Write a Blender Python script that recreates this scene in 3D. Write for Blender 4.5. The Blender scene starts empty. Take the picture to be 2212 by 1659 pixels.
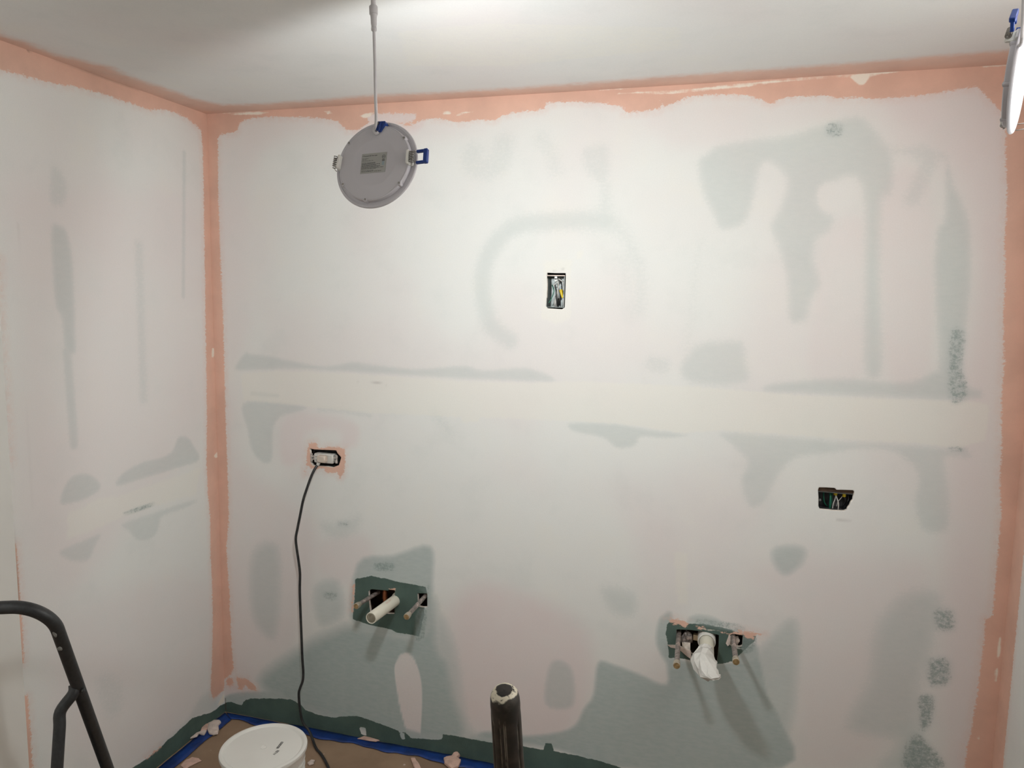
import bpy, math, random
import numpy as np
from mathutils import Vector, Matrix, noise as mnoise

random.seed(7)
rng = np.random.default_rng(11)
SC = bpy.context.scene
COL = SC.collection

# ------------------------------------------------------------------ camera
IW, IH = 2212, 1659
FPX = 1612.45
YAW, PITCH, ROLL = -0.278431, -0.115654, 0.0152659
CAM = np.array([1.961653, -2.530241, 1.757351])
ROOM_W, ROOM_H = 2.82644, 2.44
EDGE_Y = -0.905            # the left wall ends here in an outside corner
BACK_Y = -3.5

def _axes():
    cy, sy = math.cos(YAW), math.sin(YAW)
    f = np.array([sy*math.cos(PITCH), cy*math.cos(PITCH), math.sin(PITCH)])
    r = np.array([cy, -sy, 0.0]); u = np.cross(r, f)
    return (math.cos(ROLL)*r + math.sin(ROLL)*u, -math.sin(ROLL)*r + math.cos(ROLL)*u, f)
RGT, UPV, FWD = _axes()

def ray(x, y):
    return FWD + RGT*((x-IW/2)/FPX) - UPV*((y-IH/2)/FPX)
def at(x, y, depth):
    return Vector(CAM + ray(x, y)*depth)
def hit(x, y, axis, val):
    d = ray(x, y); return CAM + d*((val-CAM[axis])/d[axis])

cd = bpy.data.cameras.new('camera'); cam = bpy.data.objects.new('camera', cd); COL.objects.link(cam)
cd.sensor_fit = 'HORIZONTAL'; cd.sensor_width = 36.0; cd.lens = 36.0*FPX/IW
cd.clip_start = 0.02; cd.clip_end = 50
M = Matrix.Identity(4)
for i in range(3):
    M[i][0], M[i][1], M[i][2], M[i][3] = RGT[i], UPV[i], -FWD[i], CAM[i]
cam.matrix_world = M
SC.camera = cam

# ------------------------------------------------------------------ world, exposure
w = bpy.data.worlds.new('world'); SC.world = w; w.use_nodes = True
w.node_tree.nodes['Background'].inputs[0].default_value = (0.9, 0.93, 1.0, 1)
w.node_tree.nodes['Background'].inputs[1].default_value = 0.0
SC.view_settings.view_transform = 'Standard'; SC.view_settings.look = 'None'
SC.view_settings.exposure = 0.0; SC.view_settings.gamma = 1.0
SC.view_settings.use_curve_mapping = False
SC.cycles.use_denoising = True
SC.cycles.max_bounces = 6; SC.cycles.diffuse_bounces = 5; SC.cycles.glossy_bounces = 2
SC.cycles.caustics_reflective = False; SC.cycles.caustics_refractive = False
SC.cycles.sample_clamp_indirect = 6.0

LAMP1_W, LAMP2_W, FILL_LAMP_W = 10.2, 21.0, 22.0

# ------------------------------------------------------------------ materials
def new_mat(name):
    m = bpy.data.materials.new(name); m.use_nodes = True
    nt = m.node_tree; return m, nt, nt.nodes['Principled BSDF']

def N(nt, typ, **kw):
    n = nt.nodes.new(typ)
    for k, v in kw.items():
        if k == 'inp':
            for a, b in v.items(): n.inputs[a].default_value = b
        else: setattr(n, k, v)
    return n
def L(nt, a, b): nt.links.new(a, b)

def math_n(nt, op, a, b=None, clamp=False):
    n = N(nt, 'ShaderNodeMath', operation=op, use_clamp=clamp)
    for i, v in enumerate((a, b)):
        if v is None: continue
        if isinstance(v, (int, float)): n.inputs[i].default_value = v
        else: L(nt, v, n.inputs[i])
    return n.outputs[0]
def ramp(nt, v, lo, hi, a=0.0, b=1.0):
    n = N(nt, 'ShaderNodeMapRange', interpolation_type='SMOOTHSTEP', clamp=True)
    L(nt, v, n.inputs[0])
    n.inputs[1].default_value, n.inputs[2].default_value, n.inputs[3].default_value, n.inputs[4].default_value = lo, hi, a, b
    return n.outputs[0]
def mix(nt, fac, a, b):
    n = N(nt, 'ShaderNodeMix', data_type='RGBA')
    for s, v in ((0, fac), (6, a), (7, b)):
        if isinstance(v, (int, float)): n.inputs[s].default_value = v
        elif isinstance(v, tuple): n.inputs[s].default_value = (*v, 1)
        else: L(nt, v, n.inputs[s])
    return n.outputs[2]
def noise_n(nt, vec, scale, detail=4, rough=0.5, stretch=None):
    if stretch:
        mp = N(nt, 'ShaderNodeMapping'); L(nt, vec, mp.inputs[0]); mp.inputs[3].default_value = stretch; vec = mp.outputs[0]
    n = N(nt, 'ShaderNodeTexNoise'); L(nt, vec, n.inputs['Vector'])
    n.inputs['Scale'].default_value = scale; n.inputs['Detail'].default_value = detail; n.inputs['Roughness'].default_value = rough
    return n.outputs['Fac']

def simple(name, col, rough=0.5, metal=0.0, var=0.06, scale=30, bump=0.0, spec=None, trans=0.0, dirt=None):
    """procedural material: colour with slight noise variation, optional speckled second colour"""
    m, nt, p = new_mat(name)
    tc = N(nt, 'ShaderNodeTexCoord').outputs['Object']
    f = noise_n(nt, tc, scale, 5)
    lo = tuple(c*(1-var) for c in col); hi = tuple(min(1, c*(1+var)) for c in col)
    c = mix(nt, ramp(nt, f, .3, .7), lo, hi)
    if dirt:
        dcol, dlo, dscale = dirt
        g = noise_n(nt, tc, dscale, 6, .6)
        c = mix(nt, ramp(nt, g, dlo, dlo+.05), c, dcol)
    L(nt, c, p.inputs['Base Color'])
    p.inputs['Roughness'].default_value = rough; p.inputs['Metallic'].default_value = metal
    if spec is not None: p.inputs['Specular IOR Level'].default_value = spec
    if trans: p.inputs['Transmission Weight'].default_value = trans
    if bump:
        b = N(nt, 'ShaderNodeBump'); b.inputs['Strength'].default_value = bump; b.inputs['Distance'].default_value = .002
        L(nt, noise_n(nt, tc, scale*3, 6), b.inputs['Height']); L(nt, b.outputs[0], p.inputs['Normal'])
    return m

C_BASE = (0.775, 0.78, 0.75)
C_PINKT = (0.76, 0.685, 0.67)
C_TINT = (0.40, 0.475, 0.46)
C_CREAM = (0.81, 0.79, 0.715)
C_LIGHT = (0.86, 0.80, 0.70)
C_RAW = (0.080, 0.125, 0.107)
C_SALMON = (0.74, 0.475, 0.37)

def wall_material(name, base=C_BASE, salmon=C_SALMON, soft=False):
    """primer over green board: attribute maps say where each coat lies, noise breaks up their edges"""
    m, nt, p = new_mat(name)
    pos = N(nt, 'ShaderNodeTexCoord').outputs['Object']
    A = N(nt, 'ShaderNodeAttribute', attribute_name='coat_a'); B = N(nt, 'ShaderNodeAttribute', attribute_name='coat_b')
    Cc = N(nt, 'ShaderNodeAttribute', attribute_name='coat_c')
    def sep(a):
        s = N(nt, 'ShaderNodeSeparateColor'); L(nt, a.outputs['Color'], s.inputs[0]); return s.outputs
    s_sal, s_raw, s_tint = sep(A)[0:3]
    s_cream, s_pink, s_scuff = sep(B)[0:3]
    s_light, s_crack, s_free = sep(Cc)[0:3]
    big = noise_n(nt, pos, 1.7, 2); mid = noise_n(nt, pos, 6, 4, .6); fine = noise_n(nt, pos, 45, 5, .65)
    grain = noise_n(nt, pos, 260, 1, .7)
    streak = noise_n(nt, pos, 28, 3, .6, (1, 1, 3.2))
    rag = noise_n(nt, pos, 70, 5, .78, (1, 1, 1.8))
    # base mottling: slightly pinker and slightly greener areas of the primer
    c = mix(nt, ramp(nt, big, .42, .66, 0, .45), base, C_PINKT)
    c = mix(nt, ramp(nt, mid, .50, .72, 0, .25), c, C_CREAM)
    c = mix(nt, ramp(nt, mid, .50, .28, 0, .08), c, C_TINT)
    c = mix(nt, math_n(nt, 'MULTIPLY', s_pink, ramp(nt, mid, .25, .65, .75, 1.1), True), c, C_PINKT)
    # thin coat: green board showing through
    t = math_n(nt, 'MULTIPLY', s_tint, ramp(nt, streak, .3, .7, .92, 1.06), True)
    brk = ramp(nt, math_n(nt, 'ADD', rag, math_n(nt, 'MULTIPLY', s_tint, 1.25)), .50, .80, .12, 1)
    t = math_n(nt, 'MULTIPLY', t, brk)
    c = mix(nt, t, c, C_TINT)
    cr = math_n(nt, 'ADD', s_cream, math_n(nt, 'MULTIPLY', math_n(nt, 'SUBTRACT', fine, .5), .22))
    c = mix(nt, ramp(nt, cr, .40, .55, 0, .50), c, C_CREAM)
    # bare green board
    r = math_n(nt, 'ADD', s_raw, math_n(nt, 'MULTIPLY', math_n(nt, 'SUBTRACT', fine, .5), .16))
    rawc = mix(nt, ramp(nt, mid, .3, .7), tuple(x*.85 for x in C_RAW), tuple(x*1.15 for x in C_RAW))
    c = mix(nt, ramp(nt, r, .485, .515), c, rawc)
    # scuffs: sanded specks down to the board
    sn = noise_n(nt, pos, 60, 6, .88, (1, 1, 1.25))
    sc = math_n(nt, 'ADD', math_n(nt, 'MULTIPLY', s_scuff, .20), sn)
    c = mix(nt, math_n(nt, 'MULTIPLY', ramp(nt, sc, .58, .80, 0, .80), ramp(nt, s_scuff, .05, .6)), c, (.16, .21, .20))
    c = mix(nt, math_n(nt, 'MULTIPLY', s_scuff, .35, True), c, C_TINT)
    # salmon compound
    halo = ramp(nt, s_sal, .12, .5, 0, .45)
    halo = math_n(nt, 'MULTIPLY', halo, ramp(nt, fine, .35, .62, .3, 1.0))
    halo = math_n(nt, 'MULTIPLY', halo, ramp(nt, s_raw, .3, .45, 1, 0))
    salc = mix(nt, ramp(nt, mid, .3, .7), tuple(x*.93 for x in salmon), tuple(min(1, x*1.06) for x in salmon))
    c = mix(nt, halo, c, mix(nt, .5, C_PINKT, salmon))
    if soft:
        s = math_n(nt, 'ADD', s_sal, math_n(nt, 'MULTIPLY', math_n(nt, 'SUBTRACT', streak, .5), .6))
        c = mix(nt, ramp(nt, s, .30, .95, 0, .82), c, salc)
    else:
        s = math_n(nt, 'ADD', s_sal, math_n(nt, 'MULTIPLY', math_n(nt, 'SUBTRACT', rag, .5), .50))
        c = mix(nt, ramp(nt, s, .47, .53), c, salc)
    # light cream smears over everything
    li = math_n(nt, 'ADD', s_light, math_n(nt, 'MULTIPLY', math_n(nt, 'SUBTRACT', fine, .5), .14))
    c = mix(nt, ramp(nt, li, .47, .54), c, C_LIGHT)
    c = mix(nt, math_n(nt, 'MULTIPLY', s_crack, .8), c, (.10, .06, .04))
    c = mix(nt, ramp(nt, grain, .3, .7, 0, .035), c, (.3, .28, .26))
    L(nt, c, p.inputs['Base Color'])
    p.inputs['Roughness'].default_value = .82; p.inputs['Specular IOR Level'].default_value = .25
    b = N(nt, 'ShaderNodeBump'); b.inputs['Strength'].default_value = .12; b.inputs['Distance'].default_value = .002
    L(nt, math_n(nt, 'ADD', math_n(nt, 'MULTIPLY', fine, .5), math_n(nt, 'ADD', ramp(nt, s, .44, .56, 0, .4), ramp(nt, li, .44, .56, 0, .4))), b.inputs['Height'])
    L(nt, b.outputs[0], p.inputs['Normal'])
    return m

def floor_material():
    m, nt, p = new_mat('brown_paper')
    pos = N(nt, 'ShaderNodeTexCoord').outputs['Object']
    f1 = noise_n(nt, pos, 5, 5, .6); f2 = noise_n(nt, pos, 90, 5, .6, (1, 4, 1)); sp = noise_n(nt, pos, 26, 3, .4)
    c = mix(nt, ramp(nt, f1, .3, .7), (.25, .165, .105), (.33, .225, .145))
    c = mix(nt, ramp(nt, f2, .55, .8, 0, .35), c, (.40, .30, .21))
    c = mix(nt, ramp(nt, sp, .70, .72, 0, .8), c, (.62, .50, .44))
    L(nt, c, p.inputs['Base Color']); p.inputs['Roughness'].default_value = .7
    b = N(nt, 'ShaderNodeBump'); b.inputs['Strength'].default_value = .3; b.inputs['Distance'].default_value = .003
    L(nt, f1, b.inputs['Height']); L(nt, b.outputs[0], p.inputs['Normal'])
    return m

MAT = {}
MAT['wall'] = wall_material('primed_board')
MAT['ceiling'] = wall_material('primed_ceiling', base=(0.77, 0.765, 0.745), soft=True)
MAT['plain'] = simple('plain_primer', (0.74, 0.72, .68), .85, var=.03, scale=4)
MAT['gypsum'] = simple('gypsum_edge', (.70, .64, .57), .9, var=.25, scale=60)
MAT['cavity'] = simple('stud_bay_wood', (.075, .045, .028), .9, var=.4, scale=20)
MAT['floor'] = floor_material()
MAT['tape'] = simple('blue_tape', (.008, .038, .185), .42, var=.35, scale=14, bump=.8, dirt=((.55, .50, .50), .74, 30))
MAT['mud'] = simple('salmon_mud', (.62, .42, .34), .8, var=.12, scale=40, bump=.6)
MAT['mudlight'] = simple('pale_mud', (.66, .56, .50), .8, var=.12, scale=40, bump=.6)
MAT['grey_plastic'] = simple('lamp_housing', (.60, .59, .63), .45, var=.02, scale=6)
MAT['white_plastic'] = simple('white_plastic', (.80, .80, .76), .4, var=.03)
MAT['cable'] = simple('grey_cable', (.62, .61, .63), .45, var=.03)
MAT['label'] = simple('silver_label', (.42, .425, .41), .38, metal=.25, var=.04)
MAT['ink'] = simple('black_ink', (.012, .012, .012), .6)
MAT['blueprint'] = simple('pale_blue_print', (.25, .38, .45), .6)
MAT['bluep'] = simple('blue_plastic', (.012, .05, .26), .35, var=.1)
MAT['steel'] = simple('spring_steel', (.32, .31, .29), .35, metal=.9, var=.1)
MAT['galv'] = simple('galvanised_steel', (.24, .26, .25), .45, metal=.8, var=.2, scale=60)
MAT['darksteel'] = simple('painted_dark_steel', (.085, .085, .085), .6, metal=.3, var=.3, scale=40)
MAT['green'] = simple('green_insulation', (.012, .14, .085), .4)
MAT['yellow'] = simple('yellow_plastic', (.72, .53, .02), .4, var=.15)
MAT['blackwire'] = simple('black_insulation', (.014, .014, .015), .4)
MAT['whitewire'] = simple('white_insulation', (.62, .60, .56), .4)
MAT['cord'] = simple('black_cord', (.022, .023, .024), .5, var=.3, scale=60, dirt=((.45, .40, .37), .72, 55))
MAT['device'] = simple('device_plastic', (.60, .59, .55), .4, var=.04)
MAT['plug'] = simple('mud_smeared_plug', (.60, .52, .44), .55, var=.05, dirt=((.62, .42, .33), .52, 25))
MAT['pipe'] = simple('mud_smeared_pipe', (.27, .235, .215), .45, metal=.35, var=.35, scale=90, dirt=((.52, .42, .38), .57, 50))
MAT['brass'] = simple('pipe_cap_face', (.36, .25, .12), .5, metal=.45, var=.25, scale=120)
MAT['capring'] = simple('cap_ring', (.50, .45, .36), .4, metal=.5, var=.2, scale=60)
MAT['pvc'] = simple('cream_pvc', (.72, .69, .58), .35, var=.03)
MAT['pvcin'] = simple('pvc_inside', (.40, .34, .21), .6, var=.06)
MAT['copper'] = simple('copper_tube', (.45, .17, .08), .4, metal=.8)
MAT['bucket'] = simple('white_pail', (.70, .69, .645), .33, var=.02, scale=8)
MAT['pailink'] = simple('pail_ink', (.05, .05, .05), .6)
MAT['ladder'] = simple('charcoal_powder_coat', (.030, .032, .034), .42, metal=.15, var=.15, scale=120, bump=.15)
MAT['ladderchip'] = simple('mud_fleck', (.24, .25, .24), .7, var=.2, scale=200)
MAT['rubber'] = simple('rubber', (.02, .02, .02), .8)
MAT['black_mud'] = simple('grip', (.022, .020, .018), .5, var=.4, scale=60, bump=.3, dirt=((.16, .14, .12), .66, 35))
MAT['alu'] = simple('aluminium_tube', (.5, .5, .5), .4, metal=.9)

def emis(name, col, s):
    m, nt, p = new_mat(name)
    p.inputs['Base Color'].default_value = (.9, .9, .9, 1)
    p.inputs['Emission Color'].default_value = (*col, 1); p.inputs['Emission Strength'].default_value = s
    return m
MAT['glow'] = emis('lit_diffuser', (.93, .97, 1.0), 1.6)
MAT['glow'].cycles.emission_sampling = 'NONE'

def grip_mud_material():
    m, nt, p = new_mat('grip_with_mud')
    pos = N(nt, 'ShaderNodeTexCoord').outputs['Object']
    s = N(nt, 'ShaderNodeSeparateXYZ'); L(nt, pos, s.inputs[0])
    r = math_n(nt, 'SQRT', math_n(nt, 'ADD', math_n(nt, 'POWER', s.outputs[0], 2), math_n(nt, 'POWER', s.outputs[1], 2)))
    n1 = noise_n(nt, pos, 130, 8, .7); n2 = noise_n(nt, pos, 45, 3); n3 = noise_n(nt, pos, 60, 6, .6, (1, 1, .35))
    rr = math_n(nt, 'ADD', r, math_n(nt, 'MULTIPLY', math_n(nt, 'SUBTRACT', n2, .5), .014))
    band = math_n(nt, 'MULTIPLY', ramp(nt, rr, .0100, .0116), ramp(nt, rr, .0180, .0164))
    f = math_n(nt, 'MULTIPLY', band, ramp(nt, n1, .41, .46))
    f = math_n(nt, 'MULTIPLY', f, ramp(nt, s.outputs[2], -.008, -.003))
    ang = math_n(nt, 'ARCTAN2', s.outputs[1], s.outputs[0])
    lines = None
    for a0, w in GROOVES:
        d = math_n(nt, 'ABSOLUTE', math_n(nt, 'SUBTRACT', ang, a0))
        l = math_n(nt, 'MULTIPLY', ramp(nt, d, w, w*.45), ramp(nt, n3, .42, .56))
        lines = l if lines is None else math_n(nt, 'MAXIMUM', lines, l)
    lines = math_n(nt, 'MULTIPLY', lines, ramp(nt, s.outputs[2], -.018, -.030, 0, .55))
    c = mix(nt, ramp(nt, n2, .4, .7), (.016, .015, .014), (.045, .038, .032))
    c = mix(nt, ramp(nt, noise_n(nt, pos, 25, 8, .7), .52, .75, 0, .5), c, (.11, .095, .08))
    c = mix(nt, lines, c, (.42, .38, .31))
    c = mix(nt, f, c, (.68, .63, .50))
    L(nt, c, p.inputs['Base Color']); p.inputs['Roughness'].default_value = .42
    return m
GROOVES = [(math.radians(d), .045) for d in (-115, -98, -92, -38, -150)]
MAT['gripend'] = grip_mud_material()

# ------------------------------------------------------------------ mesh helpers
class MB:
    def __init__(s): s.v = []; s.f = []; s.mi = []; s.sm = []
    def add(s, vs, fs, mi=0, smooth=True):
        o = len(s.v); s.v += [tuple(v) for v in vs]
        for f in fs: s.f.append(tuple(i+o for i in f)); s.mi.append(mi); s.sm.append(smooth)
    def box(s, lo, hi, mi=0, mat=None, bevel=0.0):
        x0, y0, z0 = lo; x1, y1, z1 = hi
        if bevel:
            b = bevel; vs = []; 
            for x, sx in ((x0, 1), (x1, -1)):
                for y, sy in ((y0, 1), (y1, -1)):
                    for z, sz in ((z0, 1), (z1, -1)):
                        vs += [(x, y+sy*b, z+sz*b), (x+sx*b, y, z+sz*b), (x+sx*b, y+sy*b, z)]
            import bmesh
            bm = bmesh.new()
            for v in vs: bm.verts.new(v)
            bmesh.ops.convex_hull(bm, input=bm.verts[:])
            bm.verts.index_update()
            vv = [v.co.copy() for v in bm.verts]; ff = [[v.index for v in f.verts] for f in bm.faces]; bm.free()
            if mat is not None: vv = [mat @ v for v in vv]
            s.add(vv, ff, mi, False); return
        vs = [Vector((x, y, z)) for x in (x0, x1) for y in (y0, y1) for z in (z0, z1)]
        if mat is not None: vs = [mat @ v for v in vs]
        s.add(vs, [(0, 1, 3, 2), (4, 6, 7, 5), (0, 4, 5, 1), (2, 3, 7, 6), (0, 2, 6, 4), (1, 5, 7, 3)], mi, False)
    def tube(s, pts, r, seg=12, mi=0, cap=True, closed=False, squash=None):
        pts = [Vector(p) for p in pts]; n = len(pts)
        rs = r if isinstance(r, (list, tuple)) else [r]*n
        T = []
        for i in range(n):
            a = pts[(i-1) % n] if closed else pts[max(i-1, 0)]; b = pts[(i+1) % n] if closed else pts[min(i+1, n-1)]
            t = (b-a); T.append(t.normalized() if t.length > 1e-9 else Vector((0, 0, 1)))
        ref = Vector((0, 0, 1)) if abs(T[0].z) < .9 else Vector((1, 0, 0))
        nn = (ref - T[0]*ref.dot(T[0])).normalized(); vs = []
        for i in range(n):
            nn = (nn - T[i]*nn.dot(T[i])).normalized(); bb = T[i].cross(nn)
            for k in range(seg):
                a = 2*math.pi*k/seg
                vs.append(pts[i] + nn*math.cos(a)*rs[i] + bb*math.sin(a)*rs[i]*(squash or 1))
        fs = []
        for i in range(n if closed else n-1):
            j = (i+1) % n
            for k in range(seg):
                l = (k+1) % seg; fs.append((i*seg+k, i*seg+l, j*seg+l, j*seg+k))
        s.add(vs, fs, mi, True)
        if cap and not closed:
            s.add(vs[:seg], [tuple(reversed(range(seg)))], mi, False); s.add(vs[-seg:], [tuple(range(seg))], mi, False)
    def lathe(s, prof, mat=None, seg=48, mi=0, smooth=True, wob=None):
        """prof: list of (radius, height) about local z"""
        vs = []; n = len(prof)
        for (r, h) in prof:
            for k in range(seg):
                a = 2*math.pi*k/seg; q = r*(1+(wob(a, h) if wob else 0))
                vs.append(Vector((q*math.cos(a), q*math.sin(a), h)))
        if mat is not None: vs = [mat @ v for v in vs]
        fs = []
        for i in range(n-1):
            for k in range(seg):
                l = (k+1) % seg; fs.append((i*seg+k, i*seg+l, (i+1)*seg+l, (i+1)*seg+k))
        if prof[0][0] > 1e-5: fs.append(tuple(reversed(range(seg))))
        if prof[-1][0] > 1e-5: fs.append(tuple((n-1)*seg+k for k in range(seg)))
        s.add(vs, fs, mi, smooth)
    def build(s, name, mats, parent=None, pin=None, auto=True):
        me = bpy.data.meshes.new(name); me.from_pydata(s.v, [], s.f)
        for m in (mats if isinstance(mats, (list, tuple)) else [mats]): me.materials.append(m)
        me.polygons.foreach_set('material_index', s.mi); me.polygons.foreach_set('use_smooth', s.sm)
        me.validate(); me.update()
        if auto:
            try: me.set_sharp_from_angle(angle=math.radians(38))
            except Exception: pass
        o = bpy.data.objects.new(name, me); COL.objects.link(o)
        if parent is not None: o.parent = parent
        if pin is not None: recenter(o, pin)
        return o

def recenter(o, p):
    """move a mesh object's origin to world point p without moving the mesh"""
    p = Vector(p); o.data.transform(Matrix.Translation(-p)); o.location = p

def thing(name, label, cat, loc=(0, 0, 0), group=None, mw=None):
    o = bpy.data.objects.new(name, None); COL.objects.link(o); o.empty_display_size = .05
    if mw is not None: o.matrix_world = mw
    else: o.location = loc
    o['label'] = label; o['category'] = cat
    if group: o['group'] = group
    return o
def tag(o, label, cat, group=None):
    o['label'] = label; o['category'] = cat
    if group: o['group'] = group
    return o
def structure(o): o['kind'] = 'structure'; return o

def smooth_path(P, n=8, closed=False):
    P = [np.array(p, float) for p in P]; m = len(P); out = []
    rngi = range(m if closed else m-1)
    for i in rngi:
        if closed: p0, p1, p2, p3 = P[(i-1) % m], P[i], P[(i+1) % m], P[(i+2) % m]
        else: p0, p1, p2, p3 = P[max(i-1, 0)], P[i], P[i+1], P[min(i+2, m-1)]
        for k in range(n):
            t = k/n
            out.append(.5*((2*p1)+(-p0+p2)*t+(2*p0-5*p1+4*p2-p3)*t*t+(-p0+3*p1-3*p2+p3)*t**3))
    if not closed: out.append(P[-1])
    return out

# ------------------------------------------------------------------ painted-surface machinery
def sdf_poly(P, U, V):
    """signed distance, positive inside"""
    n = len(P); d = np.full(U.shape, 1e9); ins = np.zeros(U.shape, bool)
    for i in range(n):
        a, b = P[i], P[(i+1) % n]; e = b-a
        wu, wv = U-a[0], V-a[1]; t = np.clip((wu*e[0]+wv*e[1])/(e@e+1e-12), 0, 1)
        d = np.minimum(d, (wu-e[0]*t)**2+(wv-e[1]*t)**2)
        if a[1] != b[1]:
            c = ((a[1] <= V) & (b[1] > V)) | ((b[1] <= V) & (a[1] > V))
            x = a[0]+(V-a[1])*(b[0]-a[0])/(b[1]-a[1]); ins ^= c & (U < x)
    d = np.sqrt(d); return np.where(ins, d, -d)
def sdf_line(P, U, V, rad):
    d = np.full(U.shape, 1e9)
    for i in range(len(P)-1):
        a, b = P[i], P[i+1]; e = b-a
        wu, wv = U-a[0], V-a[1]; t = np.clip((wu*e[0]+wv*e[1])/(e@e+1e-12), 0, 1)
        d = np.minimum(d, (wu-e[0]*t)**2+(wv-e[1]*t)**2)
    return rad-np.sqrt(d)

HARD = {'salmon': 0, 'raw': 1, 'cream': 3, 'light': 6}
SOFT = {'tint': 2, 'pink': 4, 'scuff': 5, 'crack': 7}
HW = .08
class Surface:
    """a wall as a fine sheet with coats of paint recorded per vertex; holes are real openings"""
    def __init__(s, toworld, topx, ulim, vlim, step=.008, holes=(), hstep=.0025):
        s.tw, s.px = toworld, topx
        us = list(np.arange(ulim[0], ulim[1], step))+[ulim[1]]; vs = list(np.arange(vlim[0], vlim[1], step))+[vlim[1]]
        s.holes = [np.array([topx(*q) for q in h]) for h in holes]
        for h in s.holes:
            for k, arr in ((0, us), (1, vs)):
                lo, hi = h[:, k].min()-.004, h[:, k].max()+.004
                arr[:] = [a for a in arr if a < lo or a > hi]+list(np.linspace(lo, hi, int((hi-lo)/hstep)+1))
        s.u = np.unique(np.round(us, 6)); s.v = np.unique(np.round(vs, 6))
        s.U, s.V = np.meshgrid(s.u, s.v); s.lay = np.zeros((9,)+s.U.shape); s.lay[8] = 1
    def _apply(s, key, fn, bb, pad, strength, soft, op):
        iu = (s.u >= bb[0]-pad) & (s.u <= bb[1]+pad); iv = (s.v >= bb[2]-pad) & (s.v <= bb[3]+pad)
        if not iu.any() or not iv.any(): return
        ix = np.ix_(iv, iu); U, V = s.U[ix], s.V[ix]; d = fn(U, V)
        if key in HARD:
            k = HARD[key]; val = np.clip(.5+d/HW, 0, 1)
            cur = s.lay[k][ix]
            s.lay[k][ix] = np.maximum(cur, val*strength) if op == 'add' else np.minimum(cur, 1-val)
        else:
            k = SOFT[key]; t = np.clip(d/soft+.5, 0, 1); t = t*t*(3-2*t); cur = s.lay[k][ix]
            s.lay[k][ix] = np.maximum(cur, t*strength) if op == 'add' else cur*(1-t*strength)
    def poly(s, key, pts, strength=1., soft=10, op='add', round_=None):
        if round_ is None: round_ = key in SOFT
        P = [s.px(*p) for p in pts]
        if round_: P = smooth_path(P, 4, True)
        P = np.array(P); bb = (P[:, 0].min(), P[:, 0].max(), P[:, 1].min(), P[:, 1].max())
        sc = soft*.0017
        s._apply(key, lambda U, V: sdf_poly(P, U, V), bb, HW if key in HARD else sc, strength, sc, op)
    def line(s, key, pts, rad, strength=1., soft=10, op='add'):
        P = np.array(smooth_path([s.px(*p) for p in pts], 4)); r = rad*.0017; sc = soft*.0017
        bb = (P[:, 0].min()-r, P[:, 0].max()+r, P[:, 1].min()-r, P[:, 1].max()+r)
        s._apply(key, lambda U, V: sdf_line(P, U, V, r), bb, HW if key in HARD else sc, strength, sc, op)
    def build(s, name, mat, flip=False, thick=None, edge_mat=None):
        nv, nu = s.U.shape; U, V = s.U.copy(), s.V.copy()
        keep = np.ones((nv-1, nu-1), bool)
        cu = (s.u[:-1]+s.u[1:])/2; cv = (s.v[:-1]+s.v[1:])/2; CU, CV = np.meshgrid(cu, cv)
        for P in s.holes:
            bbm = (CU > P[:, 0].min()-.01) & (CU < P[:, 0].max()+.01) & (CV > P[:, 1].min()-.01) & (CV < P[:, 1].max()+.01)
            keep &= ~((sdf_poly(P, CU, CV) > 0) & bbm)
        # snap the rims onto the hole outlines
        K = np.pad(keep, 1, constant_values=True)
        cnt = K[:-1, :-1].astype(int)+K[1:, :-1]+K[:-1, 1:]+K[1:, 1:]
        rim = (cnt < 4) & (cnt > 0)
        ri, rj = np.nonzero(rim)
        for i, j in zip(ri, rj):
            q = np.array([U[i, j], V[i, j]]); best = None
            for P in s.holes:
                if abs(P[:, 0].mean()-q[0]) > .3: continue
                for k in range(len(P)):
                    a, b = P[k], P[(k+1) % len(P)]; e = b-a; t = min(1, max(0, (q-a)@e/(e@e+1e-12))); c = a+e*t; d = np.hypot(*(c-q))
                    if best is None or d < best[0]: best = (d, c)
            if best and best[0] < .004: U[i, j], V[i, j] = best[1]
        idx = np.arange(nv*nu).reshape(nv, nu)
        ii, jj = np.nonzero(keep)
        q = np.stack([idx[ii, jj], idx[ii, jj+1], idx[ii+1, jj+1], idx[ii+1, jj]], 1)
        if flip: q = q[:, ::-1]
        co = s.tw(U.ravel(), V.ravel())
        verts = co; faces = q; lay = s.lay.reshape(9, -1); mi = np.zeros(len(q), int)
        if thick is not None and s.holes:
            # rim faces
            hs, vs_ = [], []
            for i, j in zip(*np.nonzero(~keep)):
                for di, dj, a, b in ((-1, 0, (i, j), (i, j+1)), (1, 0, (i+1, j+1), (i+1, j)), (0, -1, (i+1, j), (i, j)), (0, 1, (i, j+1), (i+1, j+1))):
                    y, x = i+di, j+dj
                    if 0 <= y < nv-1 and 0 <= x < nu-1 and keep[y, x]: hs.append((idx[a], idx[b]))
            used = sorted({k for e in hs for k in e}); mp = {k: len(co)+n for n, k in enumerate(used)}
            back = co[used]+np.array(thick); verts = np.vstack([co, back])
            ef = np.array([(a, b, mp[b], mp[a]) for a, b in hs]); faces = np.vstack([q, ef]); mi = np.concatenate([mi, np.ones(len(ef), int)])
            lay = np.hstack([lay, lay[:, used]])
        me = bpy.data.meshes.new(name)
        me.vertices.add(len(verts)); me.vertices.foreach_set('co', verts.astype(np.float32).ravel())
        me.loops.add(len(faces)*4); me.loops.foreach_set('vertex_index', faces.astype(np.int32).ravel())
        me.polygons.add(len(faces)); me.polygons.foreach_set('loop_start', np.arange(0, len(faces)*4, 4, dtype=np.int32))
        me.polygons.foreach_set('material_index', mi.astype(np.int32))
        me.update(calc_edges=True)
        me.materials.append(mat)
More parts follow.
